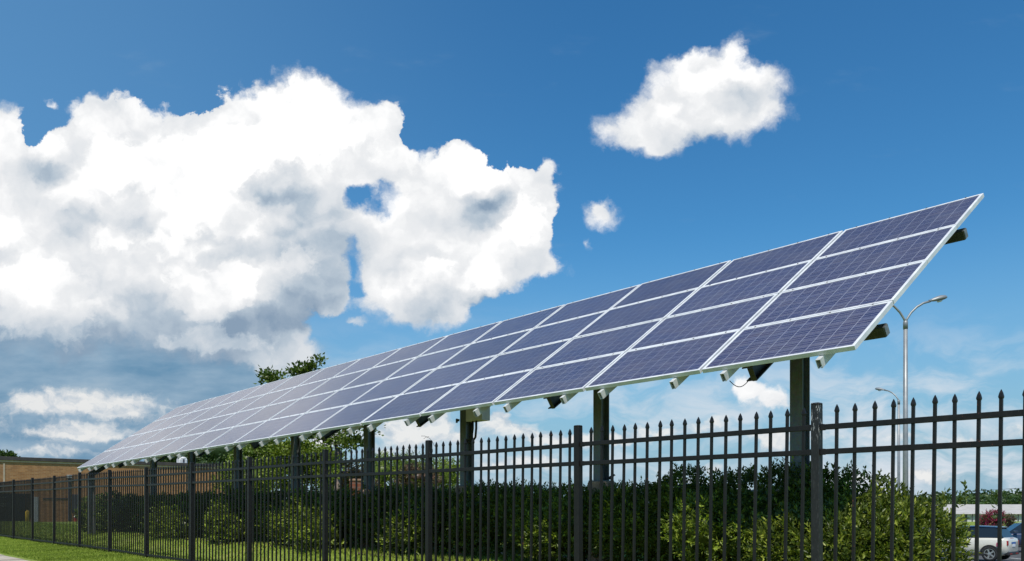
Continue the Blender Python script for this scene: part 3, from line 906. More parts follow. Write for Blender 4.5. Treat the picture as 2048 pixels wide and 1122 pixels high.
for i, (t, D, hl, hd, crest, yg, m, lab) in enumerate(SHR):
    hd = hd if i == 0 else (.72 if i == 1 else .62)
    D += .17 if 0 < i < 6 else 0
    crest -= .07
    g = site(D, t); zg = ground_z(g.x, g.y)
    top = EYE + crest - zg
    root = thing('shrub', lab, 'shrub', (g.x, g.y, zg), SITE, 'shrubs in the hedge under the solar array')
    r = random.Random(100 + i)
    H = top
    lobes = [((0, 0, H * .52), (hd, hl * 1.02, H * .50))]
    for q in range(7):
        yy = (q / 6 - .5) * 1.8 * hl
        lobes.append(((r.uniform(-.18, .2), yy, H * r.uniform(.58, .80)), (hd * .62, hl * r.uniform(.30, .42), H * r.uniform(.24, .30))))
    hasb = False
    for px_, w_ in BULGE:
        tb = t_at(px_, 8.0)
        if abs(tb - t) > hl * 1.05: continue
        hasb = True
        for q in range(7):
            rr_ = r.choice((.13, .18, .24, .34)) * w_ * r.uniform(.8, 1.1)
            lobes.append(((-.68 + r.uniform(-.16, .22), tb - t + r.uniform(-.62, .62) * w_, r.uniform(.24, .72)), (rr_, rr_ * 1.15, rr_ * r.uniform(.9, 1.2))))
    for q in range(3):
        yy = r.uniform(-.85, .85) * hl
        lobes.append(((-hd * r.uniform(.45, .7), yy, H * r.uniform(.3, .6)), (hd * r.uniform(.40, .5), hl * r.uniform(.22, .34), H * r.uniform(.16, .24))))
    if i == 0:
        lobes = [((0, .30, H * .50), (hd * .9, .80, H * .48)), ((-.1, -.02, H * .42), (hd * .7, .48, H * .42)), ((.1, .45, H * .62), (hd * .8, .6, H * .38)),
                 ((-.45, .4, H * .38), (.5, .5, H * .38)), ((-.3, -.08, H * .26), (.45, .33, H * .30)), ((-.5, .95, H * .42), (.45, .4, H * .4)), ((.2, 1.0, H * .66), (.5, .4, H * .44))]
    Zr = D * SA + t * CA
    ns = int(2300 * min(1, (11.5 / Zr) ** .75)) if i else 2600
    LL = .068 * max(1, (Zr / 13) ** .5)
    yf = (lambda P, yg=yg, hd=hd, H=H: np.clip(.06 + 1.0 * np.clip(-P[:, 0] - .60, 0, 1), 0, .42)) if i else None
    # a few shoots that stand out above the crest
    rr = np.random.default_rng(7 + i); nsh = 16 if i < 6 else 8
    P = []; Dn = []; Ls = []; T = []
    for q in range(nsh):
        a = np.array([rr.uniform(-.3, .2), rr.uniform(-.9, .9) * hl, H * rr.uniform(.9, .96)])
        dv = np.array([rr.normal() * .25, rr.normal() * .35, 1.0]); dv /= np.linalg.norm(dv)
        ln = rr.uniform(.08, .2) if q % 4 else rr.uniform(.16, .27)
        nl = int(ln / .014)
        for w_ in range(nl):
            f_ = w_ / nl
            o_ = rr.normal(size=3); o_[2] = .5; o_ /= np.linalg.norm(o_)
            d_ = dv * .45 + o_; d_ /= np.linalg.norm(d_)
            P.append(a + dv * ln * f_); Dn.append(d_); Ls.append(LL * rr.uniform(.7, 1.1)); T.append(.45 + rr.normal() * .15)
    o = sprig_foliage('foliage', lobes, ns, LL, m, 40 + i, root, young=yg, zmin=.05, per=8, youngf=yf, front=lambda nn: np.clip(.55 - nn[:, 0] * .8, .12, 1), shrink=.70, extra=(np.array(P), np.array(Dn), np.array(Ls), np.array(T)))
    stems(root, lobes, i)

# ---------------------------------------------------------------- grass
def blades(name, n, Dr, tr, hgt, wid, seed, dens=None, label=None):
    r = np.random.default_rng(seed)
    D = r.uniform(*Dr, n); t = tr[0] + (tr[1] - tr[0]) * r.random(n) ** 1.25
    x = D * CA - t * SA; y = D * SA + t * CA
    z = np.array([ground_z(a, b_) for a, b_ in zip(x, y)])
    P = np.stack([x, y, z - .004], 1)
    lean = r.normal(size=(n, 3)) * .35; lean[:, 2] = 1
    lean /= np.linalg.norm(lean, axis=1, keepdims=True)
    L = hgt * (.55 + .9 * r.random(n)) * (1 + .35 * np.sin(x * 1.7) * np.sin(y * 1.3))
    T = .45 + .18 * np.sin(x * .9 + y * .4) + .12 * np.sin(x * 3.1 - y * 2.2) + r.normal(size=n) * .16
    o = leaves_mesh(name, P, lean, L, np.full(n, wid), T, 'grass_blade', fold=.1)
    tag(o, label, 'grass', kind='stuff')
blades('grass', 110000, (4.0, 6.0), (10, 40), .05, .012, 5, label='short bright mown grass between the sidewalk and the fence')
blades('lawn_grass', 90000, (5.9, 9.6), (9, 75), .055, .018, 6, label='shaded lawn grass behind the fence, in front of the hedge')
# mulch bed below the hedge
b = strip('mulch', 7.9, 10.2, 2.2, 31, 'mulch', .012)
tag(b.build('mulch_bed'), kind='structure')

# ---------------------------------------------------------------- trees
def tree(name, label, loc, H, crown, leafm, seed, nl=2600, leafL=.12, trunk_r=.16, forks=5, lean=(0, 0), group='trees beyond the array', clump=.55, hullf=None, clusters=46, openw=1.0, bare=.35):
    """crown: list of ((x,y,z),(rx,ry,rz)) in the tree's own frame; limbs are grown toward cluster points in it"""
    root = thing(name, label, 'tree', loc, (0, 0, AL), group)
    r = np.random.default_rng(seed)
    C = np.array([c for c, _ in crown], float); R = np.array([q for _, q in crown], float)
    vol = R.prod(1) ** .7; pr = vol / vol.sum()
    k = r.choice(len(C), size=clusters, p=pr)
    d = r.normal(size=(clusters, 3)); d /= np.linalg.norm(d, axis=1, keepdims=True)
    cl = C[k] + d * R[k] * (r.random((clusters, 1)) ** .4)
    b = MB()
    zf = H * bare
    tp = [(0, 0, -.3), (lean[0] * .3, lean[1] * .3, zf * .5), (lean[0], lean[1], zf)]
    b.tube(tp, [trunk_r * 1.2, trunk_r, trunk_r * .8], 'bark', 10)
    nodes = [np.array(tp[-1])]
    cen = C.mean(0)
    for f in range(forks):
        tgt = cl[r.integers(clusters)] * .7 + cen * .3
        a = np.array(tp[-1]); e = a + (tgt - a) * .65
        mdl = (a + e) / 2 + r.normal(size=3) * .12 * np.linalg.norm(e - a) * .5 + np.array([0, 0, .08 * H])
        b.tube([a, mdl, e], [trunk_r * .62, trunk_r * .42, trunk_r * .22], 'bark', 7)
        nodes += [mdl, e]
    N = np.array(nodes)
    for c in cl:
        j = np.argmin(np.linalg.norm(N - c, axis=1) + (N[:, 2] > c[2]) * .5)
        a = N[j]; mdl = (a + c) / 2 + r.normal(size=3) * .06 * np.linalg.norm(c - a)
        b.tube([a, mdl, c], [trunk_r * .16, trunk_r * .10, trunk_r * .04], 'bark', 5)
        N = np.vstack([N, mdl])
    b.build('trunk', root, smooth=True)
    # leaf clumps round the twig ends
    n = nl * clusters // 46
    kk = r.integers(clusters, size=n)
    cs = clump * (.6 + .8 * r.random(clusters))
    off = r.normal(size=(n, 3)) * .5 * cs[kk][:, None]; off[:, 2] *= .62
    P = cl[kk] + off
    dr = off + r.normal(size=(n, 3)) * .5 * clump + np.array([0, 0, .1]); dr /= np.linalg.norm(dr, axis=1, keepdims=True) + 1e-9
    tv = .42 + r.normal(size=clusters)[kk] * .16 + r.normal(size=n) * .14
    L = leafL * (.7 + .6 * r.random(n))
    h = None
    if hullf:
        hv, hf = hull_of(crown, hullf, seed); h = (hv, hf, .15)
    leaves_mesh('crown', P, dr, L, L * .6, tv, leafm, root, hull=h)
    return root
def at_px(px, Z, z=None):
    x = (px - 1024) / FPX * Z
    return Vector((x, Z, ground_z(x, Z) if z is None else z))
def hz(py, Z): return EYE + (1017.5 - py) / FPX * Z     # world height seen at a row of the photo from Z metres

# tall sparse tree rising behind the array
Z = 32; p = at_px(668, Z)
def loc_of(px, py, Z, base, dep=0):
    x = (px - 1024) / FPX * Z
    v = Vector((x, Z + dep, hz(py, Z))) - base
    a = Matrix.Rotation(-AL, 3, 'Z') @ v
    return (a.x, a.y, a.z)
k = Z / FPX
cr = [(loc_of(616, 734, Z, p), (36 * k, 30 * k, 26 * k)), (loc_of(540, 757, Z, p), (32 * k, 25 * k, 12 * k)), (loc_of(600, 800, Z, p), (60 * k, 60 * k, 30 * k)),
      (loc_of(690, 865, Z, p), (58 * k, 50 * k, 34 * k)), (loc_of(752, 868, Z, p), (24 * k, 25 * k, 22 * k)), (loc_of(640, 850, Z, p), (50 * k, 50 * k, 30 * k))]
tree('tall_tree', 'tall open-branched tree whose two leafy tops rise above the array', p, 7.2, cr, 'tree_leaf', 11, nl=3100, leafL=.15, trunk_r=.14, clump=.27, clusters=62, bare=.30, lean=(.2, 0))
Z = 27; p = at_px(602, Z); k = Z / FPX
cr = [(loc_of(600, 905, Z, p), (46 * k, 40 * k, 42 * k)), (loc_of(575, 950, Z, p), (50 * k, 50 * k, 40 * k)), (loc_of(632, 935, Z, p), (30 * k, 40 * k, 34 * k))]
tree('young_tree', 'bright yellow-green young tree behind the fifth steel column', p, 3.4, cr, 'bright_leaf', 12, nl=4200, leafL=.12, trunk_r=.06, clump=.30, clusters=60, bare=.2)
for (px, py, rx, ry, Z, sd, lab) in [
    (520, 890, 55, 48, 62, 21, 'mid-green tree between the building end and the yellow-green tree'),
    (440, 905, 60, 46, 112, 22, 'broad dark green tree rising behind the flat roof, right of the white roof vent'),
    (345, 915, 48, 36, 112, 23, 'dark green tree behind the roof, left of the white roof vent'),
    (395, 900, 45, 42, 125, 24, 'distant green tree between two darker crowns behind the roof'),
    (6, 918, 18, 14, 120, 25, 'small dark treetop poking over the roof at the left edge'),
    (24, 921, 10, 8, 125, 26, 'tiny round treetop just right of another over the left part of the roof')]:
    p = at_px(px, Z); k = Z / FPX
    cr = [(loc_of(px, py, Z, p), (rx * k, rx * k, ry * k)), (loc_of(px - rx * .4, py + ry * .7, Z, p), (rx * k * .7, rx * k * .7, ry * k * .7)), (loc_of(px + rx * .45, py + ry * .6, Z, p), (rx * k * .6, rx * k * .6, ry * k * .8)), (loc_of(px, py + ry * 1.5, Z, p), (rx * k * .8, rx * k * .8, ry * k))]
    tree('leafy_tree', lab, p, hz(py, Z) - p.z, cr, 'tree_leaf' if Z < 100 else 'far_leaf', sd, nl=4600, leafL=.24 if Z < 100 else .40, trunk_r=.25, clump=rx * k * .32, clusters=56, bare=.4, hullf=.62)
def bush(name, px, py, rx, ry, Z, m, sd, lab, cat='bush', leafL=.09, ns=700, group=None):
    p = at_px(px, Z); k = Z / FPX
    root = thing(name, lab, cat, p, (0, 0, AL), group)
    c = loc_of(px, py, Z, p)
    lob = [(c, (rx * k, rx * k, ry * k))]
    r = random.Random(sd)
    for q in range(6):
        lob.append(((c[0] + r.uniform(-.7, .7) * rx * k, c[1] + r.uniform(-.7, .7) * rx * k, c[2] + r.uniform(-.5, .5) * ry * k), (rx * k * .45, rx * k * .45, ry * k * .5)))
    zc = c[2]
    lob.append(((c[0], c[1], zc * .45), (rx * k * .8, rx * k * .8, max(.2, zc * .5))))
    sprig_foliage('foliage', lob, ns, leafL, m, sd, root, young=.3, zmin=.02, per=7, shrink=.72, sprig=leafL * 1.6)
    stems(root, lob, sd, r0=.03, n=6)
    return root
bush('bush', 705, 955, 34, 26, 34, 'reddish_leaf', 31, 'brownish red bush behind the fourth steel column', leafL=.12)
bush('bush', 835, 962, 40, 26, 33, 'reddish_leaf', 32, 'reddish brown bush left of the post with the curled wire', leafL=.12)
bush('bush', 765, 945, 36, 30, 38, 'bright_leaf', 33, 'light green bush between two reddish brown bushes', leafL=.12)
bush('bush', 822, 938, 30, 26, 40, 'tree_leaf', 34, 'green bush showing above the reddish bush near the wire post', leafL=.13)
bush('bush', 885, 950, 32, 26, 36, 'bright_leaf', 35, 'pale green bush just left of the column with the electrical box', leafL=.12)
bush('bush', 500, 960, 55, 34, 30, 'bright_leaf', 36, 'yellow-green bush below the end of the brick building', leafL=.12)
bush('bush', 660, 925, 26, 28, 40, 'tree_leaf', 37, 'dark bush under the bare limbs of the tall tree', leafL=.13)

# ---------------------------------------------------------------- brick building on the left
TB = 88.0
zB = -.12
D0, D1 = -2.0, d_at(511, TB)
def Hb(py, px): 
    D = d_at(px, TB); return hz(py, D * SA + TB * CA)
roofz = Hb(924.5, 130)
bp = site(0, TB)
bld = thing('brick_building', 'long low tan brick building with flat dark-edged roof and a shaded loading bay', 'building', (bp.x, bp.y, zB), SITE)
RH = roofz - zB
rx0, rx1 = d_at(-30, TB), d_at(66, TB)
rz = Hb(987, 30) - zB
b = MB()
b.box(D0, 0, 0, rx0, 14, RH, 'brick_wall'); b.box(rx1, 0, 0, D1, 14, RH, 'brick_wall')
b.box(rx0, 0, rz, rx1, 14, RH, 'brick_wall'); b.box(rx0, 3.2, 0, rx1, 14, rz, 'door_grey')
b.build('wall', bld)
b = MB(); b.box(D0 - .15, -.15, RH + .002, D1 + .15, 14.2, RH + .34, 'coping_metal', bev=.02); b.build('roof_coping', bld)
b = MB(); b.box(D0, -.04, RH - .14, D1, -.002, RH, 'pale_trim'); b.build('trim_band', bld)
b = MB(); q = d_at(8, TB); b.box(q - .06, -.035, rz + .1, q + .06, -.002, RH - .27, 'pale_trim'); b.build('wall_joint', bld)
b = MB(); q0, q1 = d_at(32, TB), d_at(46, TB); b.box(q0, 3.1, 0, q1, 3.19, rz - .3, 'door_grey', bev=.02); b.box(q1 + .15, 3.1, 0, q1 + 1.9, 3.19, rz - .3, 'door_grey', bev=.02)
d_ = b.build('door', bld)
b = MB(); b.box(q1 - .25, 3.02, 1.0, q1 - .12, 3.09, 1.15, 'mill_aluminium'); b.build('handle', d_)
b = MB(); q0, q1 = d_at(-12, TB), d_at(26, TB); b.box(q0, 2.9, 1.4, q1, 3.0, rz - .25, 'shutter_white', bev=.02)
for i in range(8): b.box(q0 + .03, 2.87, 1.45 + i * .15, q1 - .03, 2.9, 1.45 + i * .15 + .02, 'door_grey')
b.build('shutter', bld)
b = MB(); q = d_at(17, TB); b.box(q - .3, 2.8, 1.75, q + .5, 2.868, 2.25, 'door_grey'); b.build('sign_plate', bld)
b = MB(); q = d_at(71, TB); b.box(q - .2, -.1, 0, q + .2, -.002, rz - .3, 'shutter_white', bev=.01); b.build('door_jamb', bld)
b = MB(); q = d_at(138, TB); b.tube([(q, -.08, .1), (q, -.08, RH - 1.4)], .09, 'door_grey', 8); b.box(q - .2, -.2, RH - 1.5, q + .2, -.005, RH - 1.2, 'shutter_white'); b.build('downpipe', bld)
b = MB(); q = d_at(150.5, TB); b.box(q - .28, -.12, .9, q + .28, -.003, 2.6, 'door_grey', bev=.01); b.build('utility_cabinet', bld)
b = MB(); b.box(D0, -.06, 1.55 + 0, rx0, -.003, 1.62, 'door_grey'); b.box(rx1 + .8, -.06, Hb(997, 120) - zB - .05, d_at(178, TB), -.004, Hb(997, 120) - zB + .05, 'door_grey'); b.build('wall_rail', bld)
# white roof vent
q = site(d_at(364, TB + 3), TB + 3); b = MB()
b.box(-.45, -.45, 0, .45, .45, .62, 'white_paint', bev=.1); b.lathe([(.5, .62), (.42, .75), (.2, .82)], 'white_paint', 12); b.box(-.08, -.47, .2, .1, -.452, .5, 'door_grey')
tag(b.build('roof_vent', None, (q.x, q.y, roofz + .34), SITE), 'white box-shaped vent standing on the flat brick building roof', 'roof vent')
b = MB(); q = site(d_at(55, TB - 3), TB - 3); g_ = ground_z(q.x, q.y)
b.lathe([(.16, -.2), (.16, .98), (.13, 1.06), (.06, 1.1)], 'yellow_paint', 14)
tag(b.build('bollard', None, (q.x, q.y, g_), SITE, smooth=True), 'yellow bollard standing before the loading bay', 'bollard')
b = MB(); q = site(d_at(150.5, TB - 1.5), TB - 1.5); g_ = ground_z(q.x, q.y)
b.lathe([(.19, -.1), (.19, .12), (.14, .14), (.14, .62), (.2, .64), (.19, .72), (.1, .86), (.03, .92)], 'red_paint', 12)
b.tube([(-.26, 0, .45), (.26, 0, .45)], .07, 'red_paint', 8); b.lathe([(.145, .64), (.205, .66), (.19, .76), (.1, .9), (.04, .95)], 'white_paint', 12)
hy = b.build('fire_hydrant', None, (q.x, q.y, g_), SITE, smooth=False); hy.scale = (.68, .68, .68)
tag(hy, 'small red fire hydrant with white cap by the brick wall', 'hydrant')
# little brick pillar behind the hedge
Z = 30; p = at_px(711, Z); b = MB()
hp = hz(958, Z) - p.z
b.box(-.15, -.15, -.1, .15, .15, hp - .08, 'brick_red'); b.box(-.17, -.17, hp - .079, .17, .17, hp, 'concrete_pier', bev=.015)
tag(b.build('brick_pillar', None, p, SITE), 'short red brick pillar just left of the fourth steel column', 'pillar')

# ---------------------------------------------------------------- lamp posts
def lamp(px, Z, ytop, arms, label, s=1.0, r0=.115, rtop=.075, th=20):
    base = at_px(px, Z)
    H = hz(ytop, Z) - base.z
    root = thing('street_lamp', label, 'street lamp', base, (0, 0, math.radians(th)), 'street lamps in the parking lot')
    b = MB(); b.tube([(0, 0, -.1), (0, 0, H * .45), (0, 0, H - .05)], [r0, (r0 + rtop) / 2, rtop], 'lamp_pole_paint', 14); b.lathe([(.24, 0), (.24, .35), (.16, .5)], 'lamp_pole_paint', 14)
    b.build('pole', root, smooth=True)
    b = MB(); b.lathe([(rtop + .012, H - .30), (rtop + .012, H - .02), (.03, H + .03)], 'lamp_pole_paint', 14); b.build('collar', root, smooth=True)
    for sg in arms:
        b = MB()
        P = [(0, 0, H - .06), (sg * .06 * s, 0, H + .08 * s), (sg * .22 * s, 0, H + .32 * s), (sg * .45 * s, 0, H + .54 * s), (sg * .72 * s, 0, H + .70 * s), (sg * 1.0 * s, 0, H + .78 * s)]
        b.tube(P, .042 * s, 'lamp_pole_paint', 8); b.build('arm', root, smooth=True)
        M = Matrix.Translation((sg * .95 * s, 0, H + .78 * s)) @ Matrix.Rotation(-sg * math.radians(13), 4, 'Y') @ Matrix.Scale(sg, 4, (1, 0, 0))
        b = MB()
        secs = [(0, .05, .05), (.12, .08, .07), (.3, .14, .11), (.5, .17, .13), (.66, .14, .10), (.73, .06, .05)]
        n = 12; vs = []; fs = []
        for x, wy, hz_ in secs:
            for q in range(n):
                a = 2 * math.pi * q / n
                zz = math.sin(a); vs.append((x * s, math.cos(a) * wy * s, (zz * hz_ if zz > 0 else zz * hz_ * .55) * s))
        for i in range(len(secs) - 1):
            for q in range(n):
                j = (q + 1) % n; fs.append((i * n + q, i * n + j, (i + 1) * n + j, (i + 1) * n + q))
        fs += [tuple(range(n)), tuple((len(secs) - 1) * n + q for q in range(n))]
        b.add(vs, fs, 'lamp_pole_paint', M); hd = b.build('lamp_head', root, smooth=True)
        b = MB(); b.lathe([(.11 * s, -.075 * s), (.09 * s, -.105 * s), (.04 * s, -.12 * s)], 'lamp_glass', 12, M @ Matrix.Translation((.42 * s, 0, 0))); b.build('lens', hd, smooth=True)
lamp(1811, 32, 642, (1, -1), 'tall grey double-armed street lamp beside the near end of the array', 1.0, th=6)
lamp(1797.5, 57, 800, (-1,), 'more distant grey street lamp with one small head, just left of the tall one', 1.0, th=-52)
b = MB(); Z = 60; p = at_px(790.5, Z); H_ = hz(905, Z) - p.z
b.tube([(0, 0, -.2), (0, 0, H_)], [.09, .05], 'door_grey', 8); b.box(-.12, -.12, H_ - .9, .12, .12, H_ - .4, 'door_grey', bev=.02)
tag(b.build('slim_pole', None, p), 'thin dark pole far behind the green bushes', 'pole')

# ---------------------------------------------------------------- warehouse, cars, far woods on the right
Z = 150; zl = hz(1046, Z); zt_ = hz(1012, Z); ze = hz(1028, Z)
x0 = (1905 - 1024) / FPX * Z
wh = thing('warehouse', 'long low pale warehouse with grey roof behind the parked cars', 'warehouse', (x0, Z, zl), (0, 0, 0))
mat('roof_sheet', rough=.6, fn=mottle((.42, .39, .34), (.52, .48, .43), 1))
mat('pale_siding', rough=.7, fn=mottle((.50, .50, .47), (.62, .61, .58), 1))
h1 = ze - zl; h2 = zt_ - zl
b = MB(); b.box(0, 0, -.5, 60, 22, h1, 'pale_siding'); b.build('wall', wh)
b = MB(); vs = [(-.5, -.6, h1 + .003), (60.5, -.6, h1 + .003), (60.5, 11, h2 + .35), (-.5, 11, h2 + .35), (-.5, 22.6, h1 + .003), (60.5, 22.6, h1 + .003)]
b.add(vs, [(0, 1, 2, 3), (3, 2, 5, 4), (0, 3, 4), (1, 5, 2), (0, 4, 5, 1)], 'roof_sheet')
for i in range(60): b.box(i * 1.0, -.62, h1 - .1, i * 1.0 + .05, -.6, h1 + .0, 'roof_sheet')
b.build('roof', wh)
for x, w_, z0, z1 in ((1.5, 1.1, 0, 2.1), (12.6, 1.0, .7, 1.7), (15.5, 2.6, 0, 2.1)):
    b = MB(); b.box(x, -.05, z0, x + w_, -.004, min(z1, h1 - .1), 'door_grey'); b.build('window' if w_ == 1.0 else 'door', wh)
for x in (3.4, 8.0, 11.6, 14.6): 
    b = MB(); b.tube([(x, -.3, -.4), (x, -.3, h1)], .07, 'door_grey', 6); b.build('canopy_post', wh)

# far wood: many crowns seen as one mass
r = np.random.default_rng(9)
n = 60000
xx = r.uniform(90, 420, n); yy = r.uniform(240, 300, n)
ridge = 7.6 + 1.3 * np.sin(xx * .045) + 1.0 * np.sin(xx * .16 + 1) + .7 * np.sin(xx * .41)
kcell = np.floor(xx / 7) + 50 * np.floor(yy / 12)
cx = (np.floor(xx / 7) + .5) * 7; crown = np.sqrt(np.clip(1 - ((xx - cx) / 4.4) ** 2, 0, 1))
top_ = (ridge - 3.2) * (.55 + .45 * crown) + ((kcell * 12.9898) % 1.7) * .5
zz = -2 + (top_ + 2) * r.random(n) ** .55
P = np.stack([xx, yy, zz + EYE - 1], 1)
dn = r.normal(size=(n, 3)); dn /= np.linalg.norm(dn, axis=1, keepdims=True)
L = r.uniform(.7, 1.3, n)
o = leaves_mesh('woodland', P, dn, L, L * .8, .45 + ((kcell * 7.77) % 1 - .5) * .5 + r.normal(size=n) * .15, 'far_leaf')
tag(o, 'distant green wood rising behind the pale warehouse', 'wood', kind='stuff')

# cars
def carpaint(name, c, rough=.25):
    def fn(g, b):
        n = g.noise(posn(g), 6, 4, .5)
        g.l.new(g.mixc(g.smooth(n, .4, .7, 0, .08), (*c, 1), (.3, .27, .22, 1)), b.inputs['Base Color'])
        b.inputs['Coat Weight'].default_value = .8; b.inputs['Coat Roughness'].default_value = .06
    return mat(name, c, rough, fn=fn)
carpaint('cream_paint', (.66, .63, .54)); carpaint('black_paint', (.015, .017, .022)); carpaint('navy_paint', (.02, .035, .08))
mat('car_glass', (.012, .016, .02), .06, spec=.8)
mat('tyre', (.02, .02, .021), .85); mat('alloy', (.55, .56, .58), .3, .7); mat('trim_black', (.02, .02, .022), .6)
mat('plate_white', (.7, .72, .75), .5); mat('plate_blue', (.03, .12, .38), .4); mat('lamp_red', (.35, .02, .02), .2)
mat('sticker_pink', (.5, .08, .18), .5); mat('sticker_white', (.8, .78, .8), .5); mat('chrome', (.7, .7, .7), .15, .9)
def car(label, loc, yaw, paint, roofp, name='parked_car', sticker=False):
    # x forward, y left, z up; origin on the ground at mid wheelbase
    root = thing(name, label, 'car', loc, (0, 0, yaw), 'cars in the parking lot')
    # body: rings of points across, from tail to nose: x, half width, z sill, z shoulder
    S = [(-1.84, .62, .42, .86), (-1.80, .74, .30, .93), (-1.62, .81, .24, .98), (-1.1, .84, .22, .97), (-.3, .85, .20, .95), (.5, .85, .20, .93), (1.05, .84, .22, .91), (1.5, .80, .25, .84), (1.76, .70, .30, .74), (1.86, .56, .36, .62)]
    vs = []; fs = []; n = 12
    for x, hw_, z0, z1 in S:
        zm = (z0 + z1) / 2
        pr = [(-hw_ * .80, z0), (-hw_ * .97, z0 + .08), (-hw_, zm), (-hw_ * .985, z1 - .10), (-hw_ * .93, z1 - .02), (-hw_ * .72, z1 + .012), (hw_ * .72, z1 + .012), (hw_ * .93, z1 - .02), (hw_ * .985, z1 - .10), (hw_, zm), (hw_ * .97, z0 + .08), (hw_ * .80, z0)]
        vs += [(x, y, z) for y, z in pr]
    for i in range(len(S) - 1):
        for q in range(n):
            j = (q + 1) % n; fs.append((i * n + q, (i + 1) * n + q, (i + 1) * n + j, i * n + j))
    fs += [tuple(range(n)), tuple((len(S) - 1) * n + q for q in range(n - 1, -1, -1))]
    b = MB(); b.add(vs, fs, paint); body = b.build('body', root, smooth=True)
    # glasshouse as dark glass with a roof panel and pillars
    G = [(-1.66, .70, .97, .97), (-1.42, .68, .97, 1.38), (-1.25, .67, .96, 1.42), (.10, .67, .94, 1.42), (.30, .67, .94, 1.38), (.92, .68, .92, .93)]
    vs = []; fs = []; n = 6
    for x, hw_, z0, z1 in G:
        k_ = .86 if z1 > 1.1 else 1
        vs += [(x, -hw_ * 1.08, z0), (x, -hw_ * k_, z1 - .03), (x, -hw_ * k_ * .9, z1), (x, hw_ * k_ * .9, z1), (x, hw_ * k_, z1 - .03), (x, hw_ * 1.08, z0)]
    for i in range(len(G) - 1):
        for q in range(n - 1):
            fs.append((i * n + q, (i + 1) * n + q, (i + 1) * n + q + 1, i * n + q + 1))
    b = MB(); b.add(vs, fs, 'car_glass'); b.build('windows', root, smooth=False)
    b = MB()
    R_ = [(-1.50, .60, 1.40), (-1.3, .60, 1.432), (-.6, .62, 1.455), (0, .61, 1.44), (.24, .58, 1.405)]
    vs = []; fs = []
    for x, hw_, z in R_: vs += [(x, -hw_, z - .035), (x, -hw_ * .8, z), (x, hw_ * .8, z), (x, hw_, z - .035)]
    for i in range(len(R_) - 1):
        for q in range(3): fs.append((i * 4 + q, (i + 1) * 4 + q, (i + 1) * 4 + q + 1, i * 4 + q + 1))
    b.add(vs, fs, roofp); b.build('roof', root, smooth=True)
    for sy_ in (-1, 1):
        b = MB()
        for x in (-.35,): b.box(x - .03, sy_ * .60 - .05, .98, x + .03, sy_ * .60 + .09, 1.38, 'trim_black')
        b.build('door_pillar', root)
        b = MB(); b.box(.55, sy_ * .86 - .0, .92, .72, sy_ * .86 + sy_ * .14, 1.05, roofp, bev=.02) if sy_ > 0 else b.box(.55, -1.0, .92, .72, -.86, 1.05, roofp, bev=.02)
        b.build('mirror', root)
    for wx in (-1.2, 1.25):
        for sy_ in (-1, 1):
            M = Matrix.Translation((wx, sy_ * .74, .31)) @ Matrix.Rotation(math.radians(90), 4, 'X')
            if sy_ > 0: M = M @ Matrix.Rotation(math.pi, 4, 'X')
            b = MB(); b.lathe([(.20, -.10), (.29, -.10), (.31, -.07), (.31, .09), (.295, .115), (.215, .12), (.205, .10)], 'tyre', 28, M); wl = b.build('wheel', root, smooth=True)
            b = MB(); b.lathe([(.212, .085), (.212, .118), (.19, .118), (.185, .09)], 'alloy', 28, M)
            for q in range(5):
                a = q * 2 * math.pi / 5
                M2 = M @ Matrix.Rotation(a, 4, 'Z'); b.box(.03, -.03, .09, .195, .03, .112, 'alloy', M2)
            b.lathe([(.055, .08), (.055, .12), (.03, .125)], 'alloy', 12, M); b.build('rim', wl)
            b = MB()
            for q in range(13):
                a0, a1 = math.pi * q / 13 , math.pi * (q + 1) / 13
                yo = sy_ * .862; yi = sy_ * .80
                vs = [(wx + rr_ * math.cos(a), y, .31 + rr_ * math.sin(a)) for a in (a0, a1) for rr_ in (.315, .375) for y in (yi, yo)]
                b.add(vs, [(0, 1, 3, 2), (4, 6, 7, 5), (1, 5, 7, 3), (0, 2, 6, 4), (2, 3, 7, 6), (0, 4, 5, 1)], 'trim_black')
            b.build('wheel_arch', root)
    b = MB(); b.box(-1.86, -.70, .26, -1.70, .70, .40, 'trim_black', bev=.03); b.build('rear_bumper', root)
    b = MB(); b.box(1.70, -.64, .24, 1.88, .64, .40, 'trim_black', bev=.03); b.build('front_bumper', root)
    for sy_ in (-1, 1):
        b = MB(); b.box(-1.84, sy_ * .66 - .07, .66, -1.775, sy_ * .66 + .07, .86, 'lamp_red', bev=.015); b.build('tail_light', root)
        b = MB(); b.lathe([(.11, 0), (.10, .02), (.05, .035)], 'chrome', 16, Matrix.Translation((1.72, sy_ * .58, .70)) @ Matrix.Rotation(math.radians(75), 4, 'Y')); b.build('headlight', root)
        b = MB(); b.box(-1.1, sy_ * .852 - .01, .24, 1.0, sy_ * .852 + .01, .32, 'trim_black'); b.build('sill', root)
        b = MB(); b.box(-.42, sy_ * .862 - .008, .74, -.26, sy_ * .862 + .008, .765, 'chrome'); b.build('door_handle', root)
    b = MB(); b.box(-1.862, -.17, .60, -1.845, .17, .71, 'plate_white', bev=.004); b.build('number_plate', root)
    b = MB(); b.box(-1.852, -.26, .72, -1.84, .26, .80, 'plate_blue', bev=.005); b.build('boot_handle', root)
    b = MB(); b.box(-1.80, -.2, .945, -1.765, .2, .965, 'lamp_red'); b.build('brake_light', root)
    b = MB(); b.box(-1.872, .25, .30, -1.861, .5, .34, 'lamp_red'); b.box(-1.872, -.5, .30, -1.861, -.25, .34, 'lamp_red'); b.build('reflector', root)
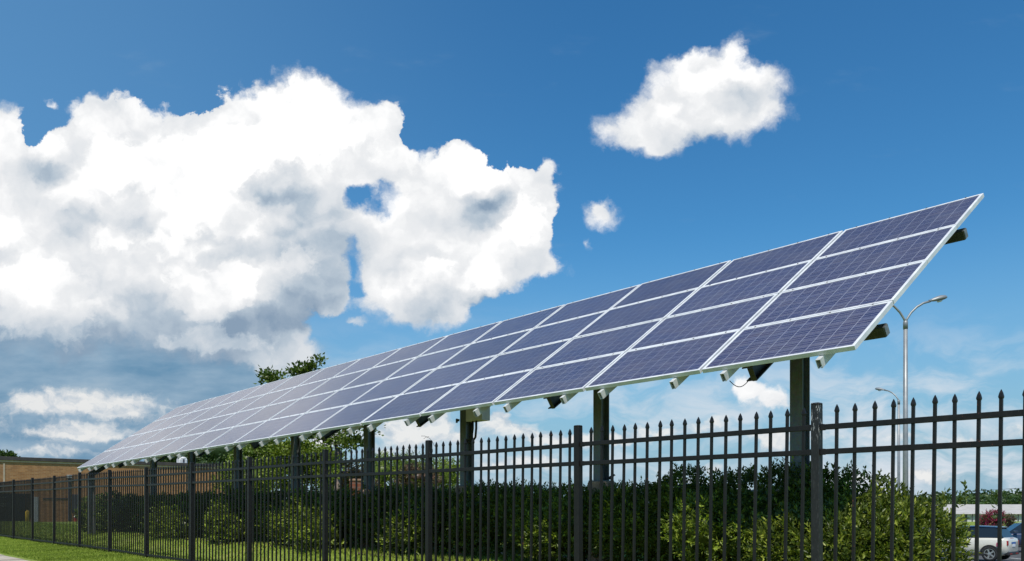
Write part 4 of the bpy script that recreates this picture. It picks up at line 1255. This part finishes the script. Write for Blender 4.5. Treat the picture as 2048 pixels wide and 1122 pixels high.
    if sticker:
        for sy_ in (1,):
            b = MB()
            q = sy_ * .848
            b.box(-1.66, q - .012, .62, -1.46, q + .01, .78, 'sticker_pink', bev=.004); b.box(-1.62, q + .0101, .66, -1.54, q + .013, .74, 'sticker_white'); b.box(-1.62, q - .014, .78, -1.54, q + .008, .83, 'sticker_pink')
            b.build('sticker', root)
    return root
def carpos(px, Z, dz=0): 
    p = at_px(px, Z); p.z = hz(1121, 35) if abs(Z - 35) < 6 else p.z
    return p
zlot = hz(1121.5, 35)
CARX = (1931 - 1024) / FPX * 36
car('cream-white hatchback with black roof and a pink sticker, parked beyond the end of the hedge', (CARX, 36.0, zlot), math.radians(133), 'cream_paint', 'black_paint', sticker=True)
car('dark blue car parked just behind the cream-white hatchback', ((2048 - 1024) / FPX * 43, 43.0, zlot + .02), math.radians(165), 'navy_paint', 'navy_paint')
b = MB(); b.box(14.5, 31.5, 0, 27, 31.62, .004, 'white_line_paint'); 
for i in range(5): b.box(16 + i * 2.8, 31.62, 0, 16.1 + i * 2.8, 36.5, .004, 'white_line_paint')
tag(b.build('parking_markings', None, (0, 0, zlot + .026)), kind='structure')
bush('blossom_bush', 1990, 1036, 15, 9, 75, 'pink_blossom', 51, 'pink-flowering bush behind the parked cars, in front of the warehouse', leafL=.16, ns=500)
bush('blossom_bush', 1966, 1041, 6, 7, 75, 'pink_blossom', 52, 'small pink-flowering bush left of the larger one behind the hatchback', leafL=.14, ns=250)
bush('blossom_bush', 2018, 1040, 9, 7, 80, 'reddish_leaf', 53, 'dull purple bush right of the pink-flowering one', leafL=.14, ns=250)
# overhead wire
Zc = 90
b = MB(); pts = []
for i in range(30):
    px = 1300 + i * 34
    yy_ = 996 - (px - 1870) * .0716 + ((px - 1900) / 600) ** 2 * 8
    pts.append(((px - 1024) / FPX * Zc, Zc, hz(yy_ - 8 + 0, Zc)))
b.tube(pts, .022, 'black_rubber', 5)
tag(b.build('overhead_wire', smooth=True), 'thin overhead wire crossing the sky above the warehouse', 'wire')

# small bird on the second pier
D, t = cols[1]
zb_ = EYE + .39 - .006 * (t - AT) * .3
q = site(D - .10, t - .12)
q = Vector(((1221.5 - 1024) / FPX * q.y, q.y, zb_))
b = MB()
b.add(*(lambda S_: ([(x, math.cos(a) * w_, z + math.sin(a) * h_) for x, w_, h_, z in S_ for a in [2 * math.pi * k / 10 for k in range(10)]],
     [(i * 10 + k, i * 10 + (k + 1) % 10, (i + 1) * 10 + (k + 1) % 10, (i + 1) * 10 + k) for i in range(len(S_) - 1) for k in range(10)] + [tuple(range(10)), tuple((len(S_) - 1) * 10 + k for k in range(10))]))
     ([(-.085, .006, .003, .022), (-.05, .012, .006, .034), (-.03, .024, .020, .045), (0, .030, .028, .055), (.022, .024, .026, .066), (.036, .017, .018, .082), (.050, .016, .016, .090), (.060, .009, .009, .090), (.073, .002, .002, .087)]), 'black_rubber')
for s_ in (-.01, .01): b.tube([(.0, s_, .035), (.004, s_, .0)], .002, 'black_rubber', 5)
tag(b.build('bird', None, q, (0, 0, math.radians(15)), smooth=True), 'small dark bird perched on the rim of the concrete pier', 'bird')
